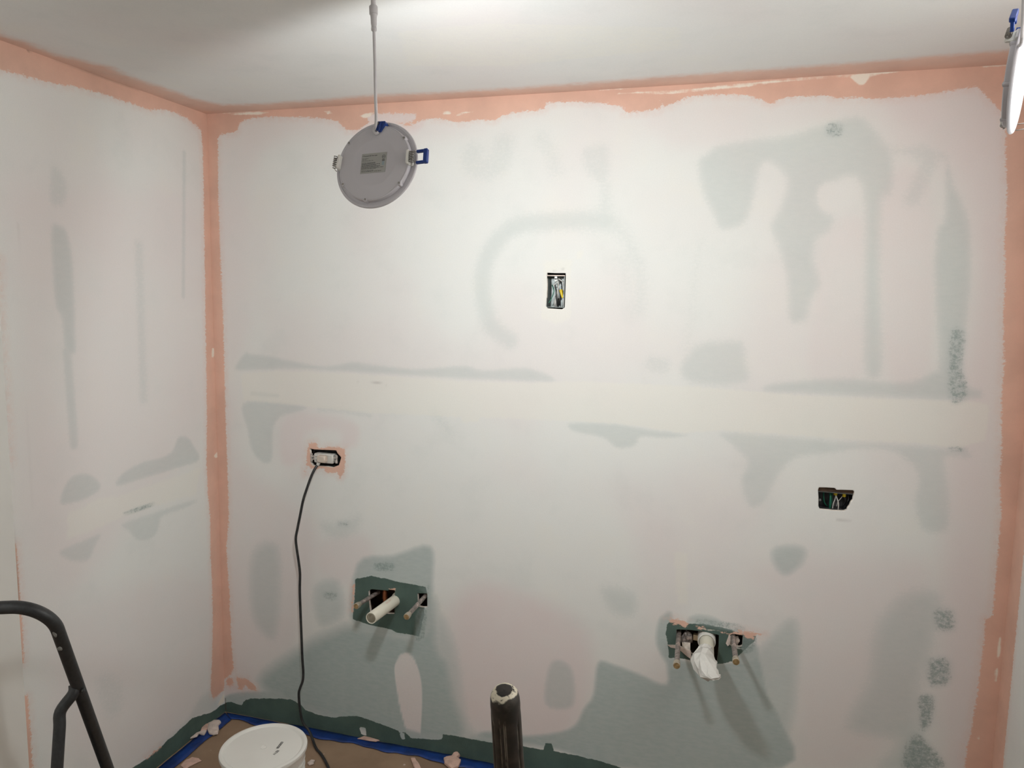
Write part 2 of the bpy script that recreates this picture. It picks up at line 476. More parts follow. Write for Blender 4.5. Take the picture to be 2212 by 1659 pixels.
        if edge_mat: me.materials.append(edge_mat)
        for n, ks in (('coat_a', (0, 1, 2)), ('coat_b', (3, 4, 5)), ('coat_c', (6, 7, 8))):
            at_ = me.attributes.new(n, 'FLOAT_COLOR', 'POINT')
            d = np.ones((len(verts), 4), np.float32)
            for c, k in enumerate(ks): d[:, c] = lay[k]
            at_.data.foreach_set('color', d.ravel())
        # drop loose vertices inside the openings
        import bmesh
        bm = bmesh.new(); bm.from_mesh(me)
        loose = [v for v in bm.verts if not v.link_faces]
        bmesh.ops.delete(bm, geom=loose, context='VERTS'); bm.to_mesh(me); bm.free()
        o = bpy.data.objects.new(name, me); COL.objects.link(o)
        return structure(o)

# ------------------------------------------------------------------ back wall
def back_px(x, y): p = hit(x, y, 1, 0.); return np.array([p[0], p[2]])
def left_px(x, y): p = hit(x, y, 0, 0.); return np.array([p[1], p[2]])
def right_px(x, y): p = hit(x, y, 0, ROOM_W); return np.array([p[1], p[2]])
def ceil_px(x, y): p = hit(x, y, 2, ROOM_H); return np.array([p[0], p[1]])
def floor_px(x, y): p = hit(x, y, 2, 0.); return np.array([p[0], p[1]])

HOLE_VBOX = [(1181, 589), (1200, 590), (1222, 590), (1222, 600), (1220, 664), (1214, 668), (1182, 666), (1179, 661), (1181, 640), (1182, 615)]
HOLE_OUTLET = [(669, 969), (680, 971), (726, 973), (729, 979), (737, 988), (735, 996), (732, 1005), (718, 1010), (706, 1008), (676, 1006), (671, 1000), (670, 980)]
HOLE_RBOX = [(1769, 1053), (1784, 1053), (1803, 1054), (1807, 1058), (1843, 1059), (1846, 1064), (1843, 1073), (1842, 1080), (1838, 1084), (1835, 1092), (1830, 1098), (1830, 1101), (1823, 1104), (1800, 1103), (1771, 1100), (1768, 1094), (1768, 1075), (1767, 1058)]
HOLE_L1 = [(796, 1277), (802, 1273), (838, 1276), (842, 1274), (853, 1275), (853, 1300), (852, 1326), (838, 1326), (800, 1322), (797, 1300)]
HOLE_L2 = [(902, 1282), (923, 1282), (923, 1312), (912, 1312), (903, 1310)]
HOLE_R1 = [(1461, 1360), (1490, 1361), (1520, 1364), (1553, 1372), (1552, 1400), (1549, 1430), (1543, 1433), (1520, 1420), (1500, 1416), (1491, 1411), (1478, 1402), (1461, 1398)]
HOLE_R2 = [(1580, 1369), (1605, 1373), (1603, 1396), (1597, 1398), (1577, 1394)]
HOLES = [HOLE_VBOX, HOLE_OUTLET, HOLE_RBOX, HOLE_L1, HOLE_L2, HOLE_R1, HOLE_R2]

bw = Surface(lambda u, v: np.stack([u, np.zeros_like(u), v], 1), back_px, (0, ROOM_W), (0, ROOM_H), holes=HOLES)
B = bw
# --- soft colour drifts in the primer
B.poly('pink', [(1905, 200), (2180, 180), (2150, 900), (2120, 1659), (2040, 1659), (2045, 1000), (2100, 700), (2080, 400), (1900, 240)], .75, 60)
B.poly('pink', [(480, 280), (1000, 270), (960, 300), (560, 330), (540, 700), (490, 760)], .45, 60)
B.poly('pink', [(1430, 230), (1900, 215), (2000, 300), (1950, 320), (1860, 250), (1650, 290), (1500, 320), (1430, 300)], .4, 40)
B.poly('pink', [(490, 900), (520, 1000), (650, 1100), (680, 1180), (620, 1400), (500, 1480)], .55, 70)
B.poly('pink', [(700, 1170), (790, 1160), (800, 1230), (740, 1260), (690, 1230)], .55, 40)
B.poly('pink', [(985, 1300), (1060, 1260), (1250, 1340), (1280, 1450), (1250, 1560), (1200, 1600), (1080, 1600), (1000, 1540), (980, 1400)], .85, 60)
B.poly('pink', [(1630, 1230), (1950, 1200), (2000, 1300), (1940, 1600), (1730, 1650), (1720, 1350)], .55, 70)
B.poly('pink', [(1380, 1150), (1470, 1150), (1480, 1320), (1400, 1330)], .4, 60)
B.poly('pink', [(620, 900), (760, 910), (770, 960), (740, 965), (730, 930), (660, 935), (655, 990), (610, 1000)], .7, 24)
B.poly('pink', [(1900, 420), (2010, 400), (2010, 790), (1920, 810)], .55, 30)
B.poly('pink', [(1770, 520), (1865, 480), (1865, 800), (1750, 810), (1760, 650)], .4, 30)
# --- cream joint band
B.poly('cream', [(520, 806), (600, 800), (760, 806), (900, 816), (1000, 822), (1150, 826), (1250, 822), (1400, 829), (1500, 833), (1600, 842), (1750, 854), (1900, 860), (2100, 866), (2140, 872), (2130, 950), (2075, 970), (1960, 957), (1850, 951), (1795, 948), (1700, 940), (1560, 931), (1480, 937), (1340, 917), (1230, 911), (1100, 905), (950, 900), (800, 893), (700, 884), (640, 876), (525, 866)], .9)
B.poly('cream', [(1170, 560), (1240, 556), (1236, 620), (1238, 690), (1200, 705), (1165, 690), (1168, 620)], .8)
B.poly('cream', [(995, 850), (1030, 850), (1035, 910), (998, 912)], 1)
B.poly('cream', [(1240, 540), (1265, 535), (1262, 560), (1240, 565)], .8)
B.poly('cream', [(1440, 1180), (1500, 1180), (1500, 1320), (1450, 1320)], .6)
# --- thin coats where the green board shows
def _k(pts):
    up = sum(p[1] for p in pts)/len(pts) < 1170
    return (.56, 2.1) if up else (1.08, 1.5)
def T(pts, s=.5, soft=12): a, b = _k(pts); B.poly('tint', pts, min(1, s*a), soft*b)
def TL(pts, r, s=.5, soft=14): a, b = _k(pts); B.line('tint', pts, r, min(1, s*a), soft*b)
TL([(1100, 735), (1060, 700), (1042, 630), (1048, 570), (1078, 515), (1120, 487), (1180, 480), (1250, 476), (1310, 478)], 20, .5, 18)
T([(1295, 395), (1320, 395), (1325, 440), (1350, 490), (1360, 520), (1310, 510), (1240, 498), (1250, 460), (1290, 440)], .38, 22)
T([(1255, 325), (1290, 308), (1316, 315), (1318, 380), (1300, 400), (1262, 370)], .38, 16)
TL([(1020, 335), (1022, 355), (1050, 365), (1080, 350), (1086, 315)], 28, .34, 20)
TL([(1170, 300), (1190, 330), (1200, 365)], 20, .30, 22)
TL([(1345, 500), (1375, 560), (1385, 620), (1380, 670)], 18, .30, 22)
TL([(1350, 560), (1355, 620)], 22, .25, 26)
T([(1508, 355), (1530, 330), (1562, 312), (1650, 300), (1710, 292), (1780, 268), (1850, 252), (1878, 268), (1905, 300), (1925, 328), (1930, 380), (1922, 420), (1905, 440), (1900, 620), (1905, 800), (1868, 800), (1868, 640), (1862, 400), (1790, 395), (1768, 420), (1775, 450), (1800, 470), (1790, 500), (1762, 520), (1758, 560), (1772, 610), (1752, 650), (1740, 690), (1706, 690), (1700, 600), (1680, 530), (1665, 490), (1685, 450), (1700, 400), (1690, 372), (1660, 350), (1640, 368), (1630, 420), (1608, 480), (1560, 495), (1540, 460), (1520, 420)], .62, 14)
B.poly('tint', [(1768, 408), (1800, 402), (1810, 440), (1800, 455), (1775, 450)], .6, 12, 'sub')
T([(2045, 355), (2060, 400), (2092, 480), (2095, 600), (2085, 720), (2080, 790), (2085, 830), (2118, 845), (2112, 860), (2040, 862), (1900, 857), (1750, 850), (1655, 845), (1660, 832), (1720, 824), (1820, 818), (1950, 826), (2012, 806), (2028, 780), (2020, 600), (2025, 500), (2042, 470)], .68, 11)
T([(1470, 790), (1485, 765), (1510, 742), (1570, 735), (1605, 740), (1612, 780), (1615, 822), (1560, 833), (1500, 828), (1475, 815)], .55, 16)
TL([(1515, 520), (1500, 600), (1492, 700), (1485, 760)], 14, .22, 20)
TL([(1985, 330), (2005, 345), (1985, 400), (1970, 430)], 16, .4, 14)
TL([(1930, 325), (2000, 330), (2040, 340)], 9, .35, 12)
TL([(1410, 785), (1430, 790)], 18, .35, 14)
T([(508, 797), (530, 762), (540, 765), (575, 768), (620, 777), (700, 792), (760, 782), (800, 787), (900, 797), (1000, 790), (1045, 800), (1140, 795), (1200, 822), (1130, 823), (1000, 818), (900, 812), (760, 803), (640, 797), (550, 799)], .62, 8)
T([(525, 871), (600, 869), (662, 880), (640, 890), (605, 902), (590, 930), (588, 990), (570, 1000), (545, 975), (535, 930)], .6, 8)
TL([(545, 850), (600, 855)], 5, .6, 6)
TL([(690, 885), (740, 887), (800, 898)], 7, .35, 8)
TL([(940, 895), (970, 930)], 16, .3, 16)
T([(1233, 914), (1330, 916), (1400, 928), (1485, 939), (1440, 946), (1385, 944), (1372, 962), (1335, 968), (1300, 945), (1240, 932)], .6, 7)
T([(1560, 934), (1700, 943), (1790, 952), (1850, 955), (1960, 961), (2085, 973), (2088, 990), (2042, 990), (2050, 1060), (2050, 1130), (2035, 1150), (1992, 1142), (1975, 1080), (1985, 1030), (1940, 980), (1860, 970), (1790, 980), (1720, 990), (1680, 1030), (1655, 1080), (1620, 1095), (1600, 1040), (1615, 1000), (1585, 965)], .55, 12)
T([(1668, 1190), (1700, 1178), (1738, 1185), (1735, 1215), (1700, 1242), (1675, 1225)], .55, 14)
T([(545, 1195), (600, 1180), (605, 1300), (590, 1380), (545, 1330)], .40, 30)
T([(690, 1130), (740, 1125), (780, 1110), (770, 1150), (720, 1165)], .45, 20)
T([(680, 1270), (730, 1255), (740, 1330), (690, 1350)], .45, 24)
T([(772, 1218), (850, 1200), (930, 1180), (935, 1260), (935, 1400), (880, 1380), (765, 1360)], .70, 12)
T([(560, 1470), (650, 1400), (700, 1370), (770, 1350), (900, 1370), (935, 1290), (950, 1400), (970, 1430), (985, 1500), (1000, 1600), (850, 1590), (640, 1530)], .85, 34)
B.poly('tint', [(852, 1450), (858, 1425), (868, 1412), (885, 1412), (898, 1430), (908, 1462), (912, 1500), (910, 1560), (905, 1602), (890, 1606), (878, 1580), (862, 1520)], .9, 4, 'sub')
B.poly('pink', [(852, 1450), (858, 1425), (868, 1412), (885, 1412), (898, 1430), (908, 1462), (912, 1500), (910, 1560), (905, 1602), (890, 1606), (878, 1580), (862, 1520)], .5, 4)
T([(940, 1330), (985, 1400), (1010, 1560), (1060, 1604), (940, 1597)], .45, 30)
T([(1190, 1432), (1232, 1440), (1242, 1500), (1230, 1530), (1178, 1520)], .45, 12)
T([(1292, 1432), (1325, 1436), (1380, 1456), (1440, 1478), (1443, 1420), (1500, 1432), (1600, 1430), (1640, 1420), (1660, 1500), (1690, 1560), (1690, 1659), (1340, 1659), (1200, 1618), (1040, 1596), (1050, 1580), (1130, 1590), (1230, 1575), (1262, 1530), (1282, 1500)], .80, 9)
T([(1670, 1370), (1700, 1340), (1722, 1345), (1726, 1400), (1722, 1470), (1715, 1540), (1695, 1600), (1670, 1600), (1640, 1500), (1630, 1420)], .46, 22)
T([(1422, 1345), (1432, 1330), (1452, 1330), (1450, 1440), (1438, 1430), (1418, 1390)], .75, 9)
T([(1488, 1335), (1510, 1328), (1545, 1335), (1560, 1352), (1490, 1350)], .55, 8)
T([(1600, 1395), (1640, 1400), (1640, 1480), (1590, 1440)], .7, 10)
T([(1950, 1285), (2030, 1290), (2010, 1400), (1985, 1500), (1990, 1659), (1900, 1659), (1935, 1600), (1830, 1572), (1875, 1470), (1890, 1360)], .36, 34)
T([(1300, 1270), (1370, 1280), (1370, 1330), (1320, 1320)], .3, 30)
T([(985, 1590), (1060, 1602), (1200, 1618), (1060, 1585)], .6, 14)
# --- scuffs
S_ = lambda pts, s=1., soft=14: B.poly('scuff', pts, s, soft)
S_([(2052, 720), (2085, 720), (2080, 790), (2090, 830), (2085, 865), (2050, 860)], .85, 14)
S_([(2020, 1318), (2058, 1318), (2060, 1362), (2022, 1358)], .95, 20)
S_([(2005, 1425), (2050, 1425), (2050, 1475), (2008, 1480)], 1., 20)
S_([(1985, 1505), (2018, 1505), (2012, 1560), (1990, 1580), (1985, 1540)], 1.05, 16)
S_([(1970, 1590), (2000, 1600), (2040, 1659), (1950, 1659)], 1.15, 20)
S_([(1788, 268), (1820, 268), (1815, 295), (1785, 290)], .85, 12)
S_([(810, 1216), (850, 1216), (848, 1234), (812, 1232)], 1., 12)
S_([(700, 1278), (728, 1280), (722, 1296), (700, 1292)], .8, 14)
S_([(730, 1125), (755, 1125), (750, 1140), (730, 1138)], .6, 14)
S_([(930, 1260), (916, 1268), (905, 1270), (916, 1280), (926, 1300)], .6, 8)
S_([(902, 1320), (922, 1320), (915, 1378), (896, 1378)], 1.0, 8)
S_([(1600, 1372), (1632, 1372), (1628, 1405), (1605, 1410)], .9, 8)
S_([(1510, 1336), (1600, 1350), (1600, 1366), (1510, 1350)], .8, 6)
S_([(2050, 965), (2085, 966), (2085, 976), (2055, 974)], .8, 8)
# --- bare green board
RAWTOP = [(484, 1518), (500, 1516), (512, 1521), (521, 1524), (530, 1512), (545, 1509), (570, 1509), (600, 1509), (630, 1511), (648, 1521), (660, 1534), (690, 1545), (720, 1550), (755, 1546), (778, 1548), (820, 1563), (860, 1578), (872, 1580), (888, 1594), (940, 1598), (955, 1597), (957, 1585), (1000, 1593), (1060, 1604), (1130, 1612), (1174, 1620), (1178, 1606), (1192, 1606), (1196, 1622), (1250, 1633), (1300, 1645), (1345, 1660), (1500, 1690), (2150, 1850)]
BOT = [(2150, 2600), (1500, 2300), (1066, 1700), (485, 1600)]
def rawpoly(surf):
    P = [surf.px(*q) for q in RAWTOP]
    P += [np.array([ROOM_W+.1, .12]), np.array([ROOM_W+.1, -.1]), np.array([-.1, -.1])]
    P = np.array(P); surf._apply('raw', lambda U, V: sdf_poly(P, U, V), (-.1, 3, -.1, .4), .05, 1, 0, 'add')
rawpoly(B)
B.poly('tint', [(495, 1500), (600, 1495), (700, 1535), (860, 1570), (940, 1590), (1060, 1595), (1060, 1625), (860, 1600), (640, 1530), (500, 1525)], .8, 10)
B.poly('raw', [(768, 1249), (785, 1248), (803, 1244), (816, 1247), (838, 1251), (860, 1257), (890, 1262), (920, 1268), (923, 1282), (919, 1300), (915, 1330), (910, 1355), (905, 1375), (890, 1371), (860, 1367), (848, 1362), (835, 1357), (815, 1354), (800, 1350), (762, 1338), (764, 1310), (766, 1280)])
B.poly('raw', [(1440, 1346), (1450, 1343), (1485, 1347), (1520, 1348), (1560, 1355), (1600, 1368), (1632, 1372), (1630, 1385), (1618, 1394), (1612, 1400), (1600, 1412), (1585, 1428), (1560, 1434), (1543, 1433), (1510, 1430), (1470, 1422), (1445, 1421), (1443, 1400), (1442, 1385), (1438, 1370)])
TL([(852, 1590), (850, 1610)], 3, .5, 4)
# --- salmon compound
B.poly('salmon', [(440, 200), (2400, 60), (2400, 240), (2185, 250), (2177, 255), (2110, 187), (2060, 194), (2030, 200), (1990, 206), (1960, 209), (1900, 213), (1850, 210), (1800, 212), (1786, 206), (1720, 209), (1690, 212), (1680, 217), (1665, 224), (1640, 213), (1610, 205), (1560, 204), (1520, 205), (1490, 209), (1470, 216), (1450, 225), (1434, 231), (1428, 219), (1424, 236), (1380, 241), (1350, 243), (1345, 231), (1300, 222), (1235, 219), (1180, 222), (1175, 236), (1140, 240), (1106, 244), (1078, 252), (1072, 260), (1050, 260), (1035, 257), (1010, 263), (985, 264), (960, 258), (930, 256), (905, 262), (895, 268), (880, 272), (850, 262), (800, 262), (775, 280), (750, 282), (730, 262), (700, 256), (660, 253), (600, 252), (560, 253), (530, 258), (516, 268), (512, 284), (478, 290), (440, 300)])
B.poly('salmon', [(790, 248), (840, 244), (900, 246), (895, 262), (850, 268), (800, 268)], 1, 8, 'sub')
B.poly('pink', [(770, 240), (905, 236), (900, 290), (770, 300)], .8, 12)
lb = [(430, 240), (476, 285), (471, 300), (471, 400), (474, 500), (478, 600), (482, 700), (485, 800), (487, 900), (490, 980), (493, 1060), (494, 1130), (489, 1180), (492, 1230), (496, 1290), (499, 1370), (502, 1420), (505, 1445), (494, 1462), (480, 1470), (460, 1480), (430, 1200)]
B.poly('salmon', lb)
B.poly('salmon', [(2174, 240), (2172, 330), (2176, 420), (2170, 520), (2172, 600), (2167, 680), (2169, 780), (2163, 870), (2164, 960), (2160, 1050), (2163, 1110), (2155, 1200), (2150, 1270), (2144, 1330), (2128, 1338), (2126, 1380), (2118, 1440), (2112, 1500), (2104, 1540), (2098, 1580), (2088, 1620), (2084, 1664), (2060, 1800), (2300, 1800), (2400, 240)])
B.poly('salmon', [(668, 958), (682, 955), (688, 968), (720, 965), (745, 968), (746, 1000), (743, 1022), (735, 1034), (728, 1020), (705, 1022), (700, 1012), (672, 1012), (662, 1004), (663, 975)])
B.poly('salmon', [(655, 1010), (664, 1010), (664, 1028), (657, 1030)], .85)
B.poly('salmon', [(762, 1262), (767, 1262), (764, 1300), (764, 1322), (759, 1322)])
B.poly('salmon', [(1440, 1336), (1462, 1337), (1487, 1345), (1486, 1352), (1480, 1356), (1474, 1351), (1455, 1349), (1448, 1343)])
B.poly('salmon', [(1505, 1354), (1520, 1353), (1524, 1359), (1508, 1359)])
B.poly('salmon', [(1558, 1366), (1578, 1368), (1600, 1362), (1650, 1370), (1630, 1374), (1628, 1380), (1608, 1377), (1605, 1371), (1575, 1370)])
B.poly('salmon', [(490, 1466), (502, 1464), (505, 1478), (496, 1482), (489, 1478)])
B.poly('salmon', [(510, 1463), (535, 1467), (552, 1482), (555, 1492), (540, 1490), (528, 1478), (523, 1492), (515, 1488)])
B.poly('salmon', [(840, 1272), (855, 1271), (852, 1276), (842, 1276)])
# --- pale smears
Lg = lambda pts: B.poly('light', pts)
Lg([(1333, 203), (1360, 201), (1400, 203), (1440, 203), (1500, 198), (1570, 191), (1620, 187), (1640, 182), (1700, 176), (1760, 170), (1835, 166), (1845, 175), (1855, 184), (1864, 184), (1872, 176), (1880, 165), (1900, 161), (1950, 153), (2010, 148), (1930, 151), (1840, 161), (1760, 166), (1700, 170), (1640, 177), (1590, 182), (1500, 192), (1440, 197), (1340, 200)])
Lg([(2120, 141), (2190, 137), (2190, 142), (2120, 146)])
Lg([(1268, 198), (1320, 193), (1372, 190), (1320, 191)])
Lg([(480, 244), (560, 241), (580, 243), (565, 248), (510, 248)])
Lg([(700, 240), (712, 239), (718, 244), (708, 247)])
Lg([(775, 249), (800, 243), (810, 243), (800, 252), (785, 255)])
Lg([(952, 242), (972, 240), (975, 246), (960, 248)])
Lg([(985, 250), (995, 243), (1030, 239), (1005, 245), (992, 250)])
B.line('light', [(460, 246), (600, 239), (800, 228), (1000, 216), (1106, 209), (1160, 205)], 1.3, .62)
for x, y in [(2178, 330), (2176, 480), (2178, 610), (2176, 700), (2172, 820), (2168, 900), (2170, 985), (2160, 1190), (2155, 1290)]:
    B.line('light', [(x, y), (x-1, y+26)], 1.2, .75)
B.poly('light', [(1498, 1352), (1530, 1360), (1560, 1362), (1530, 1362)])
B.poly('light', [(2157, 1375), (2163, 1376), (2160, 1420), (2154, 1422)]); B.poly('light', [(2150, 1445), (2156, 1442), (2154, 1472), (2147, 1474)])
B.poly('light', [(2109, 1592), (2114, 1586), (2117, 1596), (2112, 1598)])
B.poly('pink', [(486, 1478), (556, 1495), (562, 1515), (520, 1524), (487, 1516)], .9, 4)
for q in [[(1585, 1395), (1612, 1403), (1590, 1402)], [(776, 1571), (790, 1572), (792, 1590), (780, 1585)], [(862, 1580), (872, 1584), (876, 1596), (868, 1598)]]:
    B.poly('raw', q, 1, 8, 'sub')
B.line('crack', [(486, 1509), (487, 1534)], 1.4, 1, 2)
B.line('crack', [(772, 826), (790, 828), (815, 827), (835, 831)], .8, .45, 3)
B.line('crack', [(1195, 586), (1214, 582), (1222, 578)], .8, .3, 3)
B.line('crack', [(1808, 1122), (1838, 1127)], 1., .3, 4)
back_wall = B.build('wall_back', MAT['wall'], thick=(0, .013, 0), edge_mat=MAT['gypsum'])

# stud bays behind the openings (part of the wall)
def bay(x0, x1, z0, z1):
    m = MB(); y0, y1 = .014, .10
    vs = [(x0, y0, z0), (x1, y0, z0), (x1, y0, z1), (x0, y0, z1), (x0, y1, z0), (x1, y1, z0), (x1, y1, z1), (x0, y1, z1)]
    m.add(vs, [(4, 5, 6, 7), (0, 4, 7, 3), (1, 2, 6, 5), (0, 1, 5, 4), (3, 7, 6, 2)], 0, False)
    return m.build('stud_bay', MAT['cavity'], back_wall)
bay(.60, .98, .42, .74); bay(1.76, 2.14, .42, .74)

# ------------------------------------------------------------------ left wall
lw = Surface(lambda u, v: np.stack([np.zeros_like(u), u, v], 1), left_px, (EDGE_Y, 0), (0, ROOM_H))
W_ = lw
_op = W_.poly
def _wp(key, pts, strength=1., soft=10, op='add', round_=None):
    if key == 'tint': strength *= .60; soft *= 2.3
    _op(key, pts, strength, soft, op, round_)
W_.poly = _wp
W_.poly('pink', [(0, 420), (200, 400), (440, 480), (440, 900), (300, 1100), (150, 1250), (60, 1100), (30, 600)], .5, 90)
W_.poly('pink', [(120, 1350), (450, 1250), (440, 1500), (200, 1659)], .45, 90)
W_.poly('cream', [(135, 1095), (165, 1088), (215, 1062), (260, 1058), (300, 1043), (380, 1018), (430, 1000), (440, 1010), (430, 1078), (330, 1106), (265, 1130), (200, 1160), (130, 1185)], .62)
W_.poly('tint', [(110, 362), (128, 366), (140, 385), (146, 410), (138, 442), (114, 446), (106, 420)], .42, 10)
W_.poly('tint', [(112, 490), (138, 492), (148, 515), (156, 560), (160, 640), (162, 720), (162, 760), (142, 760), (134, 690), (120, 655), (114, 580)], .62, 8)
W_.line('tint', [(145, 760), (152, 850), (160, 960)], 10, .32, 16)
W_.line('tint', [(300, 530), (305, 700), (310, 860)], 13, .22, 26)
W_.line('tint', [(398, 330), (397, 480), (396, 640)], 6, .28, 12)
W_.poly('tint', [(130, 1087), (140, 1050), (158, 1028), (190, 1024), (212, 1040), (216, 1056), (190, 1075), (155, 1087)], .62, 6)
W_.poly('tint', [(250, 1044), (268, 1020), (310, 998), (345, 990), (372, 975), (385, 945), (405, 945), (418, 962), (430, 993), (380, 1012), (300, 1036), (262, 1048)], .62, 6)
W_.poly('scuff', [(268, 1108), (300, 1095), (335, 1086), (318, 1098), (275, 1110)], .9, 5)
W_.poly('tint', [(268, 1108), (300, 1093), (335, 1086), (318, 1098), (275, 1112)], .7, 4)
W_.poly('tint', [(264, 1132), (330, 1108), (390, 1088), (427, 1080), (400, 1098), (352, 1115), (345, 1135), (332, 1160), (300, 1168), (280, 1150)], .5, 7)
W_.poly('tint', [(128, 1192), (170, 1172), (216, 1154), (205, 1180), (190, 1210), (155, 1212)], .55, 7)
W_.poly('tint', [(205, 1470), (240, 1450), (268, 1480), (262, 1540), (225, 1550)], .35, 20)
W_.poly('tint', [(330, 1620), (400, 1560), (430, 1510), (465, 1490), (470, 1530), (420, 1560), (350, 1620)], .55, 16)
P = np.array([left_px(*q) for q in [(487, 1519), (476, 1524), (465, 1534), (452, 1541), (440, 1543), (428, 1548), (414, 1552), (400, 1566), (389, 1575), (375, 1590), (363, 1597), (350, 1612), (338, 1621), (322, 1636), (300, 1650), (270, 1668), (150, 1760)]]+[np.array([-1.5, -.1]), np.array([.1, -.1])])
W_._apply('raw', lambda U, V: sdf_poly(P, U, V), (-2, .1, -.1, .5), .05, 1, 0, 'add')
W_.poly('salmon', [(-60, 40), (-60, 140), (-20, 145), (10, 153), (40, 160), (75, 170), (112, 178), (130, 184), (150, 183), (175, 190), (200, 197), (230, 205), (262, 216), (285, 224), (305, 231), (325, 238), (345, 236), (362, 238), (385, 246), (405, 256), (425, 272), (434, 282), (438, 320), (440, 420), (441, 500), (443, 600), (444, 700), (446, 800), (447, 900), (446, 1000), (449, 1060), (454, 1120), (455, 1200), (458, 1260), (460, 1340), (458, 1420), (455, 1490), (460, 1510), (484, 1490), (500, 1200), (480, 240), (440, 200), (100, 60)])
W_.line('salmon', [(30, 1180), (34, 1240), (38, 1300), (43, 1360), (46, 1430)], 5, 1)
W_.line('salmon', [(52, 1510), (58, 1580), (64, 1680), (70, 1800)], 7, 1)
W_.line('salmon', [(0, 560), (4, 680), (12, 800), (24, 1000)], 1.5, .9)
W_.poly('light', [(458, 752), (464, 752), (462, 775), (457, 770)])
W_.line('light', [(463, 750), (468, 900), (470, 1000), (474, 1130)], 1.4, .8)
W_.poly('light', [(462, 985), (470, 975), (470, 988), (465, 990)])
W_.poly('salmon', [(300, 1648), (330, 1622), (352, 1606), (350, 1616), (320, 1640)], .9)
W_.poly('light', [(456, 1535), (470, 1520), (486, 1490), (486, 1518), (470, 1528)], .9)
W_.line('crack', [(-5, 30), (60, 108), (120, 131), (217, 165), (300, 195)], .8, .7, 2)
W_.line('crack', [(2, 660), (10, 790), (16, 880), (28, 1060), (40, 1300)], 1.0, .55, 3)
W_.line('crack', [(38, 480), (46, 640), (54, 780), (60, 900), (72, 1100)], .6, .22, 2)
left_wall = W_.build('wall_left', MAT['wall'], flip=True)

# ------------------------------------------------------------------ right wall
rw = Surface(lambda u, v: np.stack([np.full_like(u, ROOM_W), u, v], 1), right_px, (BACK_Y, 0), (0, ROOM_H), step=.012)
for (y0, y1, z0, z1) in ((-.085, .02, -.1, 2.6), (BACK_Y-.1, .1, ROOM_H-.11, 2.6)):
    Pq = np.array([(y0, z0), (y1, z0), (y1, z1), (y0, z1)]); rw._apply('salmon', lambda U, V, Pq=Pq: sdf_poly(Pq, U, V), (y0, y1, z0, z1), .08, 1, 0, 'add')
right_wall = rw.build('wall_right', MAT['wall'])

# ------------------------------------------------------------------ ceiling
cw = Surface(lambda u, v: np.stack([u, v, np.full_like(u, ROOM_H)], 1), ceil_px, (-1.0, ROOM_W), (BACK_Y, 0), step=.012)
cw.poly('salmon', [(-60, 20), (0, 74), (60, 92), (120, 118), (170, 128), (205, 137), (235, 142), (260, 155), (300, 172), (350, 188), (400, 205), (430, 216), (480, 226), (560, 224), (680, 216), (800, 206), (950, 199), (1106, 190), (1300, 176), (1500, 160), (1700, 146), (1900, 131), (2050, 118), (2300, 100), (2400, 180), (447, 300), (200, 200), (-100, 80)])
Pq = np.array([(ROOM_W-.1, BACK_Y), (ROOM_W+.1, BACK_Y), (ROOM_W+.1, .1), (ROOM_W-.1, .1)]); cw._apply('salmon', lambda U, V: sdf_poly(Pq, U, V), (ROOM_W-.2, ROOM_W, BACK_Y, 0), .08, 1, 0, 'add')
cw.poly('cream', [(830, 60), (1060, 40), (1500, 50), (1500, 110), (1100, 150), (860, 150)], .5)
ceiling = cw.build('ceiling', MAT['ceiling'], flip=True)

# ------------------------------------------------------------------ rest of the room shell
def quad(name, vs, mat):
    m = MB(); m.add(vs, [(0, 1, 2, 3)], 0, False); return structure(m.build(name, mat))
quad('floor', [(-1, BACK_Y, 0), (ROOM_W, BACK_Y, 0), (ROOM_W, 0, 0), (-1, 0, 0)], MAT['floor'])
quad('wall_return', [(-1, EDGE_Y, 0), (0, EDGE_Y, 0), (0, EDGE_Y, ROOM_H), (-1, EDGE_Y, ROOM_H)], MAT['plain'])
quad('wall_far_left', [(-1, BACK_Y, 0), (-1, EDGE_Y, 0), (-1, EDGE_Y, ROOM_H), (-1, BACK_Y, ROOM_H)], MAT['plain'])
quad('wall_front', [(ROOM_W, BACK_Y, 0), (-1, BACK_Y, 0), (-1, BACK_Y, ROOM_H), (ROOM_W, BACK_Y, ROOM_H)], MAT['plain'])

# ================================================================== LED panel lamps
def basis(n, C, img_right, eps=.01):
    """axes of a disc through C facing n (light side); the rear reads with 'right' along img_right in the photo"""
    n = Vector(n).normalized(); a = n.cross(Vector((0, 0, 1))).normalized(); b = a.cross(n).normalized()
    def pr(P):
        d = np.array(P)-CAM; z = d@FWD; return np.array([FPX*(d@RGT)/z, -FPX*(d@UPV)/z])
    J = np.stack([pr(C+a*eps)-pr(C), pr(C+b*eps)-pr(C)], 1)
    s = np.linalg.solve(J, np.array(img_right, float)); X = (a*s[0]+b*s[1]).normalized()
    Zr = -n                       # local +z points out of the rear
    Y = Zr.cross(X).normalized()
    m = Matrix.Identity(4)
    for i in range(3): m[i][0], m[i][1], m[i][2], m[i][3] = X[i], Y[i], Zr[i], C[i]
    return m

